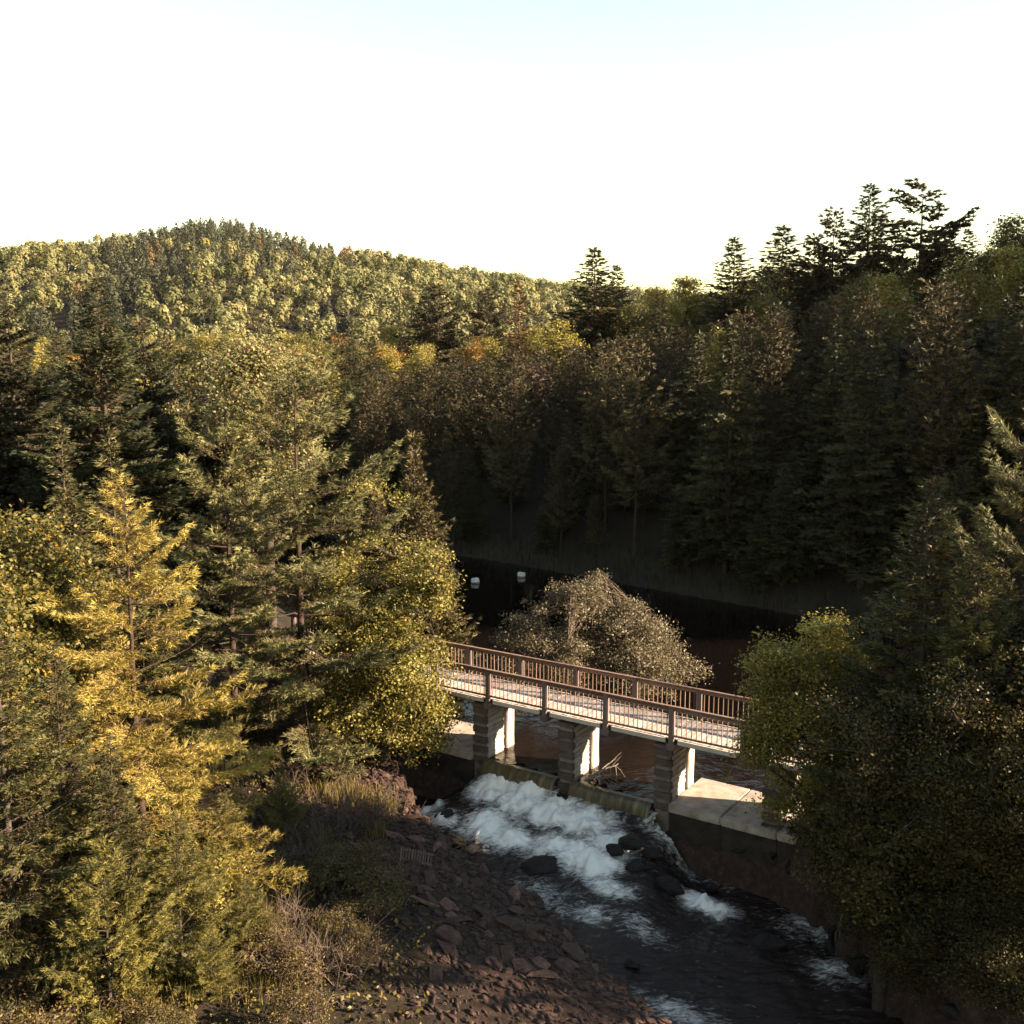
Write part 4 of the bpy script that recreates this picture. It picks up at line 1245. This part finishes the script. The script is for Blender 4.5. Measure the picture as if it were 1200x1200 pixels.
for sel, is_con in ((~con, False), (con, True)):
    n = int(sel.sum())
    if is_con:
        t = rg.uniform(0.0, 1.0, (n, NQ)) ** 1.3
        az = rg.uniform(0, 6.283, (n, NQ))
        Hh = rg.uniform(8.5, 12.5, (n, 1))
        Rr = rg.uniform(2.2, 3.4, (n, 1))
        rr = Rr * (1 - t) ** 0.55 * rg.uniform(0.55, 1.05, (n, NQ))
        off = np.stack([rr * np.cos(az), rr * np.sin(az), 1.5 + t * (Hh - 1.5)], -1)
        c = np.array([0.05, 0.05, 0.026]) * rg.uniform(0.7, 1.7, (n, 1))
        c = c + (rg.random((n, 1)) < 0.02) * np.array([0.1, 0.03, 0.0])
        nv = np.stack([np.cos(az), np.sin(az), np.full_like(az, 0.5)], -1)
    else:
        dd = norm(rg.normal(0, 1, (n, NQ, 3)) + [0, 0, 0.35])
        Rr = 1.7 + 2.4 * rg.random((n, 1, 1)) ** 1.3
        Hh = rg.uniform(9, 13, (n, 1))
        lump = 1 + 0.28 * np.sin(dd[:, :, 0] * 5 + rg.uniform(0, 6, (n, 1))) * np.sin(dd[:, :, 1] * 5 + rg.uniform(0, 6, (n, 1)))
        rad = rg.uniform(0.7, 1.02, (n, NQ)) * lump
        off = dd * rad[..., None] * Rr * np.array([1, 1, 1.15])
        off[:, :, 2] += Hh - Rr[:, :, 0] * 1.15
        pi = rg.integers(0, 3, n)
        f = rg.random((n, 1))
        c = palette[pi, 0] * (1 - f) + palette[pi, 1] * f
        odd = rg.random(n)
        c[odd < 0.012] = (0.24, 0.13, 0.06)
        c[(odd > 0.03) & (odd < 0.045)] = (0.3, 0.25, 0.06)
        nv = dd
    P = np.stack([hx[sel], hy[sel], hz[sel]], -1)[:, None, :] + off
    P = P.reshape(-1, 3)
    nv = norm(nv.reshape(-1, 3) + rg.normal(0, 0.22, P.shape))
    a = norm(np.cross(nv, rg.normal(0, 1, P.shape)))
    b = np.cross(nv, a)
    sz = rg.uniform(0.36, 0.66, (len(P), 1)) * (0.8 if is_con else 1.0)
    V = np.stack([P - a * sz, P + b * sz * 1.1, P + a * sz - b * sz * 0.3], 1).reshape(-1, 3)
    col = np.repeat(c, NQ, 0) * rg.uniform(0.75, 1.25, (len(P), 1))
    HA.add(V, np.arange(len(V)).reshape(-1, 3), np.repeat(col, 3, 0))
tag(link('hill_wood', HA.mesh('hill_wood', [M['far_leaf']])), 'mixed autumn wood covering the distant hill', 'wood', None, 'stuff')

# ------------------------------------------------------------------ rocks
def hull(seed, flat=0.5, n=16, sub=0, rough=0.0):
    r_ = np.random.default_rng(seed)
    bm = bmesh.new()
    for p in norm(r_.normal(0, 1, (n, 3))) * r_.uniform(0.75, 1.0, (n, 1)) * [1, 0.68, flat]:
        bm.verts.new(p)
    bmesh.ops.convex_hull(bm, input=bm.verts)
    bmesh.ops.delete(bm, geom=[v for v in bm.verts if not v.link_faces], context='VERTS')
    if sub:
        bmesh.ops.bevel(bm, geom=bm.edges[:], offset=0.06, segments=2, affect='EDGES')
        bmesh.ops.triangulate(bm, faces=bm.faces[:])
        bmesh.ops.subdivide_edges(bm, edges=bm.edges[:], cuts=sub, use_grid_fill=True)
        co = np.array([v.co[:] for v in bm.verts])
        dn = fbm(co[:, 0] * 2.6, co[:, 1] * 2.6, co[:, 2] * 2.6, seed=seed, octv=4) * rough
        for v, k in zip(bm.verts, dn):
            v.co *= 1 + k
    me = bpy.data.meshes.new('rock')
    bm.to_mesh(me)
    bm.free()
    return me


boul = [hull(300 + i, 0.72, 14, 2, 0.12) for i in range(5)]
for b in boul:
    b.materials.append(M['wet_rock'])
    b.polygons.foreach_set('use_smooth', np.ones(len(b.polygons), bool))
bl = [(632, 1016, -1.75, 0.95, 0.7, 'large flat dark boulder below the white plume'), (742, 988, -1.0, 0.72, 0.75, 'dark boulder streaked with foam, uppermost of a cluster'),
      (720, 996, -1.15, 0.48, 0.8, 'small dark rock under the foam streaked boulder'), (748, 1016, -1.45, 0.7, 0.6, 'dark boulder lowest of the foam cluster'),
      (784, 1038, -1.85, 0.65, 0.8, 'round dark boulder between foam cluster and foam patch'), (763, 1000, -1.25, 0.46, 0.8, 'small dark rock beside the foam streaked boulder'),
      (838, 1040, -2.15, 0.4, 0.7, 'dark rock above the separate foam patch'), (497, 985, -1.75, 0.75, 0.7, 'dark ledge rock beside the side trickle'),
      (530, 985, -1.75, 0.9, 0.5, 'dark ledge rock between side trickle and main plume'), (545, 1000, -1.9, 0.8, 0.5, 'long dark ledge rock at the edge of the pool'),
      (520, 955, -1.5, 0.55, 0.6, 'dark rock splitting the side trickle'), (668, 925, -0.95, 0.4, 1.0, 'dark rock lodged under the middle pier'),
      (628, 1078, -2.2, 0.6, 0.5, 'flat rock in a row of stones in the pool'), (655, 1085, -2.22, 0.5, 0.5, 'low rock in a row of stones in the pool'), (600, 1070, -2.2, 0.45, 0.5, 'angular rock in a row of stones in the pool'),
      (640, 1140, -2.2, 0.7, 0.5, 'dark rock at the foot of the shaded bank'), (700, 1160, -2.25, 0.6, 0.5, 'half sunken dark rock off the shaded bank'), (665, 1165, -2.2, 0.5, 0.6, 'dark rock wedged against the shaded bank'),
      (740, 1130, -2.3, 0.55, 0.45, 'half sunken rock in the middle of the pool'), (900, 1105, -2.25, 0.7, 0.6, 'dark rock near the reddish shrub'), (875, 1010, -2.1, 0.7, 0.6, 'dark rock under the slab wall'), (820, 975, -1.9, 0.6, 0.7, 'dark rock against the slab wall below the spillway')]
for i, (u, v, z, sc, fl, lab) in enumerate(bl):
    p = on_z(u, v, z + 0.16)
    o = link('boulder', boul[i % 5])
    o.location = p
    o.scale = (sc, sc * 0.9, sc * fl)
    o.rotation_euler = (rg.normal(0, 0.2), rg.normal(0, 0.2), -0.5 + rg.normal(0, 0.5))
    tag(o, lab, 'boulder', 'dark boulders in the rapids')

for i in range(22):
    t = i / 21
    pth = np.array([sq(10.2, 0.35)[:2], [9.45, 30.3], [9.75, 29.0], [10.0, 27.4], [10.2, 26.0], [10.9, 23.6]])
    x = np.interp(t, np.linspace(0, 1, 6), pth[:, 0]) + rg.normal(0.1, 0.22)
    y = np.interp(t, np.linspace(0, 1, 6), pth[:, 1]) + rg.normal(0, 0.25)
    o = link('boulder', boul[i % 5])
    sc = rg.uniform(0.35, 0.75)
    o.location = (x, y, max(gz(x, y), W_DN) + 0.1 * sc)
    o.scale = (sc, sc * 0.85, sc * rg.uniform(0.5, 0.9))
    o.rotation_euler = (rg.normal(0, 0.3), rg.normal(0, 0.3), rg.uniform(0, 6.28))
    tag(o, 'dark boulder at the waterline under the right bank trees', 'boulder', 'dark boulders along the right waterline')
rk = [hull(320 + i, 0.42, 12) for i in range(10)]
for b in rk:
    b.materials.append(M['rock'])
placed = 0
while placed < 290:
    u, v = rg.uniform(300, 700), rg.uniform(925, 1215)
    p = on_z(u, v, -1.4)
    x, y = p[0], p[1]
    d = float(sdf(np.array([x]), np.array([y]), RIVER)[0])
    if not (-0.35 < d < 4.6) or y > 37 or (d > 3 and rg.random() < 0.5):
        continue
    sc = 0.11 + 0.36 * rg.random() ** 2.6
    o = link('rock', rk[placed % 10])
    o.location = (x, y, gz(x, y) + sc * 0.08)
    o.scale = (sc * rg.uniform(0.9, 1.7), sc * rg.uniform(0.8, 1.1), sc * rg.uniform(0.7, 1.2))
    o.rotation_euler = (rg.normal(0.25, 0.2), rg.normal(0.2, 0.2), -0.75 + rg.normal(0, 0.35))
    tag(o, 'reddish brown angular rock on the rocky left river bank', 'rock', 'angular rocks on the river bank')
    placed += 1
# small rubble between them
A = Acc()
hulls = []
for b in rk:
    co = np.array([v.co[:] for v in b.vertices])
    fs = np.array([p_.vertices[:] for p_ in b.polygons if len(p_.vertices) == 3])
    hulls.append((co, fs))
rc = np.column_stack([rg.uniform(-12, 6, 60000), rg.uniform(19, 38.5, 60000)])
rd = sdf(rc[:, 0], rc[:, 1], RIVER)
rc = rc[(rd > -0.25) & (rd < 6.8) & (rg.random(60000) > rd / 9) & ~((rc[:, 0] > 3) & (rc[:, 1] > 30))][:6200]
for cnt, (x, y) in enumerate(rc):
    co, fs = hulls[cnt % 10]
    sc = 0.04 + 0.13 * rg.random() ** 2.2
    rot = np.array(Matrix.Rotation(-0.75 + rg.normal(0, 0.4), 3, 'Z') @ Matrix.Rotation(rg.normal(0.2, 0.3), 3, 'X'))
    A.add((co * sc * [1.6, 1, 0.9]) @ rot.T + [x, y, gz(x, y) + 0.01], fs)
tag(link('rubble', A.mesh('rubble', [M['rock']])), 'small reddish brown stones between the bank rocks', 'rubble', None, 'stuff')

# ------------------------------------------------------------------ grass and weeds
def blades(P, L, W, cols, lean=0.35):
    n = len(P)
    a = rg.uniform(0, 6.283, n)
    ln = L * rg.uniform(0.5, 1.3, n)
    bend = np.stack([np.cos(a), np.sin(a), np.zeros(n)], -1) * (lean * ln * rg.uniform(0.2, 1.2, n))[:, None]
    sd = np.stack([-np.sin(a), np.cos(a), np.zeros(n)], -1) * (W * 0.5)
    upv = np.array([0, 0, 1.0]) * ln[:, None]
    V = np.stack([P - sd, P + sd, P + upv * 0.6 + bend * 0.4 + sd * 0.7, P + upv + bend, P + upv * 0.6 + bend * 0.4 - sd * 0.7], 1)
    V = V.reshape(-1, 3)
    b = np.arange(n)[:, None] * 5
    Q = b + np.array([[0, 1, 2, 4]])
    T = b + np.array([[4, 2, 3]])
    c = np.repeat(lerp_cols(cols, rg.random(n)), 5, 0)
    return V, [Q, T], c


GR = [(0.10, 0.08, 0.02), (0.2, 0.15, 0.04), (0.34, 0.25, 0.08)]
P = []
for (u, v, z, r_, k) in [(235, 1060, -0.3, 1.0, 800), (300, 1085, -0.6, 0.8, 700), (350, 1085, -0.9, 0.5, 350), (370, 1010, -0.6, 0.5, 300), (420, 960, -0.6, 0.8, 400), (450, 985, -1.1, 0.5, 220),
                         (320, 1140, -0.8, 0.7, 400), (270, 1130, -0.5, 0.9, 600), (380, 1150, -1.2, 0.6, 200), (200, 1120, -0.2, 1.2, 700), (440, 1020, -1.2, 0.4, 120), (390, 940, -0.3, 0.9, 500), (310, 1190, -0.9, 0.8, 500), (250, 1170, -0.5, 1.0, 700), (350, 1170, -1.0, 0.7, 350), (170, 1170, -0.1, 1.2, 700), (300, 1130, -0.6, 0.9, 600), (545, 1055, -1.9, 0.25, 50)]:
    c = on_z(u, v, z)
    q = rg.normal(0, 1, (k, 2)) * r_ * 0.55 + c[:2]
    P.append(np.column_stack([q, ground(q[:, 0], q[:, 1]) - 0.02]))
V, Fs, c = blades(np.concatenate(P), 0.5, 0.022, GR)
tag(link('bank_grass', mk_mesh('bank_grass', V, Fs, c, [M['grass']])), 'dry golden grass and weeds on the rocky bank', 'grass', None, 'stuff')
# marsh grass along the far shore and around the islet
xy = rg.uniform(0, 1, (60000, 2)) * [90, 70] + [-48, 48]
d = sdf(xy[:, 0], xy[:, 1], POND)
df_ = dfar(xy[:, 0], xy[:, 1])
xy = xy[(d > -0.5) & (d < 3.2) & (df_ > -6)][:9000]
V, Fs, c = blades(np.column_stack([xy, ground(xy[:, 0], xy[:, 1]) - 0.05]), 0.8, 0.06, [(0.02, 0.016, 0.006), (0.045, 0.034, 0.012), (0.08, 0.06, 0.022)])
tag(link('marsh_grass', mk_mesh('marsh_grass', V, Fs, c, [M['grass']])), 'strip of dull marsh grass along the far pond shore', 'grass', None, 'stuff')
# undergrowth on the wooded ground near the camera
xy = np.concatenate([rg.uniform(0, 1, (20000, 2)) * [20, 24] + [-22, 16], rg.uniform(0, 1, (8000, 2)) * [10, 20] + [9, 14]])
d = np.minimum(sdf(xy[:, 0], xy[:, 1], POND), sdf(xy[:, 0], xy[:, 1], RIVER))
xy = xy[d > 3.6]
V, F = leaves(np.column_stack([xy, ground(xy[:, 0], xy[:, 1]) + rg.uniform(0.03, 1, len(xy)) * np.clip(0.35 + 0.5 * fbm(xy[:, 0], xy[:, 1], seed=88), 0.05, 0.9)]), 0.13, rg)
tag(link('undergrowth', mk_mesh('undergrowth', V, [F], np.repeat(lerp_cols([(0.05, 0.04, 0.015), (0.12, 0.10, 0.025), (0.24, 0.17, 0.04)], rg.random(len(xy))), 4, 0), [M['leaf']])),
    'low leafy undergrowth between the near trees', 'undergrowth', None, 'stuff')

# ------------------------------------------------------------------ shrubs
shr = broadleaf(61, 1.6, 0.15, 0.9, GOL, 60, 55, 0.16, 0.1, 0.4, bark='twig', stems=5, thresh=-0.8)
for (u, v, y, H, lab) in [(262, 1045, 27, 1.9, 'bright yellow shrub where the grass meets the rocks'), (232, 1095, 25, 1.6, 'yellow shrub below the pine sapling'), (245, 1000, 28.5, 1.6, 'yellow shrub beside dead brush'),
                          (120, 1130, 22.5, 1.5, 'yellow shrub under the short fir')]:
    p = on_y(u, v, y)
    plant('shrub', shr, p[0], p[1], H, lab, 'shrub', 'yellow shrubs on the left bank', 1.1)
lows = [broadleaf(63 + i, 1.4, 0.0, 1.5, c_, 95, 38, 0.17, 0.075, 1.0, bark='twig', stems=9, thresh=-0.3, bare=0.4, hollow=0.1) for i, c_ in enumerate([[(0.07, 0.055, 0.018), (0.14, 0.11, 0.03), (0.22, 0.165, 0.045)], [(0.07, 0.045, 0.022), (0.14, 0.095, 0.035), (0.26, 0.19, 0.05)], DRK])]
for (xr, yr, n, kinds, grp, labs) in (((-15, -3.5), (19.5, 29.5), 62, (0, 1, 1), 'low shrubs under the left bank firs', ('low olive shrub on the ground below the left firs', 'low brown leaved shrub on the ground below the left firs')),
                                      ((10.6, 17), (19, 30), 16, (2, 2, 2), 'low shrubs on the right bank', ('', '', 'low dark shrub on the shaded right bank'))):
    k = 0
    while k < n:
        x, y = rg.uniform(*xr), rg.uniform(*yr)
        if float(sdf(np.array([x]), np.array([y]), RIVER)[0]) < (2.9 if x < 0 else 0.6):
            continue
        kd = kinds[k % 3]
        plant('shrub', lows[kd], x, y, rg.uniform(0.5, 1.25) if x < 0 else rg.uniform(0.8, 1.9), labs[kd], 'shrub', grp, rg.uniform(0.9, 1.3), rg.uniform(0, 6.28))
        k += 1
red_s = broadleaf(62, 2.0, 0.2, 1.1, [(0.10, 0.045, 0.035), (0.17, 0.08, 0.06), (0.24, 0.13, 0.09)], 70, 40, 0.2, 0.09, 0.35, bark='twig', stems=6, thresh=-0.8)
p = on_z(915, 1135, -2.1)
plant('shrub', red_s, 9.75, 28.3, 1.8, 'reddish brown shrub at the edge of the river', 'shrub', None, 1.0)


def twigs(seed, n, L, spread, mat):
    r_ = np.random.default_rng(seed)
    A = Acc()
    for i in range(n):
        a, e = r_.uniform(0, 6.283), R(r_.uniform(15, 80))
        d = np.array([math.cos(a) * math.cos(e), math.sin(a) * math.cos(e), math.sin(e)])
        s = np.append(r_.normal(0, spread, 2), 0)
        ln = L * r_.uniform(0.5, 1.2)
        c = np.stack([s, s + d * ln * 0.5 + r_.normal(0, 0.06, 3), s + d * ln + [0, 0, -0.12 * ln]])
        V, F = tube(c, [0.016, 0.01, 0.004], 4)
        A.add(V, F)
        for k in range(4):
            b = c[1] + (c[2] - c[1]) * r_.random()
            e2 = b + (d + r_.normal(0, 0.7, 3)) * ln * 0.28
            V, F = tube(np.stack([b, (b + e2) / 2 + r_.normal(0, 0.02, 3), e2]), [0.008, 0.006, 0.003], 3)
            A.add(V, F)
    return A.mesh('dead_brush', [M[mat]], True)


tw = [twigs(70 + i, 90, 1.5, 0.5, 'twig') for i in range(3)]
tl = ['dead twiggy brush beneath the golden pine', 'brown bare brush between golden pine and rocks', 'bare brush clump under the white pine boughs', 'brown brush clinging to the top of the rocky bank',
      'bare brush beside the yellow shrubs', 'thin bare brush among the bank rocks', 'bare brush near the pine sapling', 'dead brush at the foot of the dark fir'] + ['tangled brown brush on the slope above the shaded rocks'] * 12
for i, (u, v, z) in enumerate([(205, 960, 0.2), (255, 985, 0.1), (330, 960, 0.0), (400, 985, -0.5), (285, 1030, 0), (440, 995, -1.0), (225, 1040, 0.1), (165, 1060, 0.3), (340, 1130, -0.8), (330, 1180, -0.9), (370, 1060, -0.9), (300, 1050, -0.2), (380, 1190, -1.2), (350, 1010, -0.4), (290, 1010, 0.0)]):
    p = on_z(u, v, z)
    o = link('dead_brush', tw[i % 3])
    o.location = (p[0], p[1], gz(p[0], p[1]) - 0.05)
    o.rotation_euler = (0, 0, i * 1.1)
    o.scale = (1.0 if i < 4 else 0.75,) * 3
    tag(o, tl[i], 'brush', 'dead brush on the left bank')

# ------------------------------------------------------------------ fallen trunk pieces, driftwood, broken fence, buoys
def log(name, pts, r0, r1, label, mat='drift', twigs_=0, seed=0):
    r_ = np.random.default_rng(seed)
    A = Acc()
    pts = np.asarray(pts, float)
    t = np.linspace(0, 1, 9)
    c = np.stack([np.interp(t, np.linspace(0, 1, len(pts)), pts[:, k]) for k in range(3)], -1) + r_.normal(0, 0.02, (9, 3))
    V, F = tube(c, np.linspace(r0, r1, 9), 7)
    A.add(V, F)
    for k in range(twigs_):
        b = c[r_.integers(2, 9)]
        e = b + r_.normal(0, 1, 3) * [0.5, 0.5, 0.35]
        V, F = tube(np.stack([b, (b + e) / 2 + r_.normal(0, 0.05, 3), e]), [r1 * 0.9, r1 * 0.6, 0.004], 4)
        A.add(V, F)
    o = link(name, A.mesh(name, [M[mat]], True))
    return tag(o, label, name.replace('_', ' '), None)


base_s = 3.95
for i in range(6):
    a = sq(base_s + 0.2 * rg.random(), -0.3 - 0.25 * i, -0.25)
    b = sq(base_s + 0.5 + 0.25 * rg.random(), -0.5 + rg.normal(0, 0.4), 0.0 + 0.25 * rg.random())
    e = b + np.array([rg.normal(0.2, 0.25), rg.normal(0, 0.3), rg.uniform(0.0, 0.2)])
    log('driftwood', [a, b, e], 0.035, 0.012, 'bare driftwood branch caught against the middle pier', 'drift', 5, i)['group'] = 'driftwood tangle at the middle pier'
p1, p2 = on_z(395, 1140, -1.0), on_z(425, 1200, -1.2)
log('fallen_branch', [[p1[0], p1[1], gz(p1[0], p1[1]) + 0.1], [p2[0], p2[1], gz(p2[0], p2[1]) + 0.15]], 0.06, 0.03, 'pale fallen branch among the shaded rocks', 'drift', 3, 9)
p1, p2 = on_y(990, 895, 26.5), on_y(1022, 960, 26.2)
log('fallen_branch', [p1 + [0, 0, 0.2], (p1 + p2) / 2, p2, p2 + [0.3, 1.4, -0.7]], 0.014, 0.045, 'bleached forked dead limb leaning before the dark trees', 'drift', 4, 10)

fen = bpy.data.objects.new('picket_fence', None)
C.objects.link(fen)
p = on_z(470, 1072, -1.7)
fen.location = (p[0], p[1], gz(p[0], p[1]) + 0.03)
fen.rotation_euler = (R(-8), R(4), -0.25)
tag(fen, 'small weathered picket fence panel standing on the rocky bank', 'fence')
V, F = box(-0.022, 0.022, -0.012, 0.012, 0, 0.46)
pk = bevel_mesh('picket', V, F, [M['post_wood']], 0.004)
for i in range(12):
    o = link('picket', pk, fen)
    o.location = (i * 0.088, 0, 0)
    o.rotation_euler = (0, rg.normal(0, 0.03), 0)
V, F = box(-0.05, 1.02, 0.014, 0.04, 0.36, 0.41)
link('rail', bevel_mesh('rail', V, F, [M['post_wood']], 0.004), fen)
V, F = box(-0.05, 1.02, 0.014, 0.04, 0.06, 0.11)
link('rail', bevel_mesh('rail', V, F, [M['post_wood']], 0.004), fen)

ang = np.linspace(0, 2 * np.pi, 20, endpoint=False)
pr_ = [(0.0, -0.28), (0.3, -0.28), (0.36, -0.22), (0.37, -0.04), (0.39, -0.03), (0.39, 0.03), (0.37, 0.04), (0.36, 0.24), (0.3, 0.3), (0.0, 0.31)]
V = np.array([[r_ * math.cos(a), r_ * math.sin(a), z] for r_, z in pr_ for a in ang])
i = np.arange(len(pr_) - 1)[:, None] * 20
j = np.arange(20)[None]
k = (j + 1) % 20
F = np.stack([i + j, i + k, i + 20 + k, i + 20 + j], -1).reshape(-1, 4)
bme = mk_mesh('float', V, [F], None, [M['buoy']], smooth=True)
V, F = tube([[0, 0, 0.3], [0.05, 0, 0.4], [0, 0.05, 0.4], [0, 0, 0.3]], [0.02] * 4, 5)
rme = mk_mesh('ring', V, [F], None, [M['girder']])
for (u, v, lab) in ((557, 683, 'pale barrel buoy on the black pond nearer the yellow maple'), (611, 676, 'pale barrel buoy on the pond above the willow bush')):
    p = on_z(u, v, W_UP)
    e = bpy.data.objects.new('buoy', None)
    C.objects.link(e)
    e.location = (p[0], p[1], W_UP + 0.1)
    e.rotation_euler = (0.1, 0.06, u)
    e.scale = (0.78, 0.78, 0.78)
    tag(e, lab, 'buoy', 'barrel buoys on the pond')
    link('float', bme, e)
    link('ring', rme, e)

# ------------------------------------------------------------------ the air
m, nt, out = new_mat('haze_air')
pv = N(nt, 'ShaderNodeVolumePrincipled')
pv.inputs['Color'].default_value = (0.9, 0.84, 0.95, 1)
pv.inputs['Density'].default_value = 0.000015
pv.inputs['Anisotropy'].default_value = 0.1
nt.links.new(pv.outputs[0], out.inputs['Volume'])
V, F = box(-1600, 1600, -320, 2600, -8, 130)
hz_ = link('haze', mk_mesh('haze', V, [F], None, [m]))
tag(hz_, 'thin lavender haze in the air over the valley', 'haze', None, 'stuff')
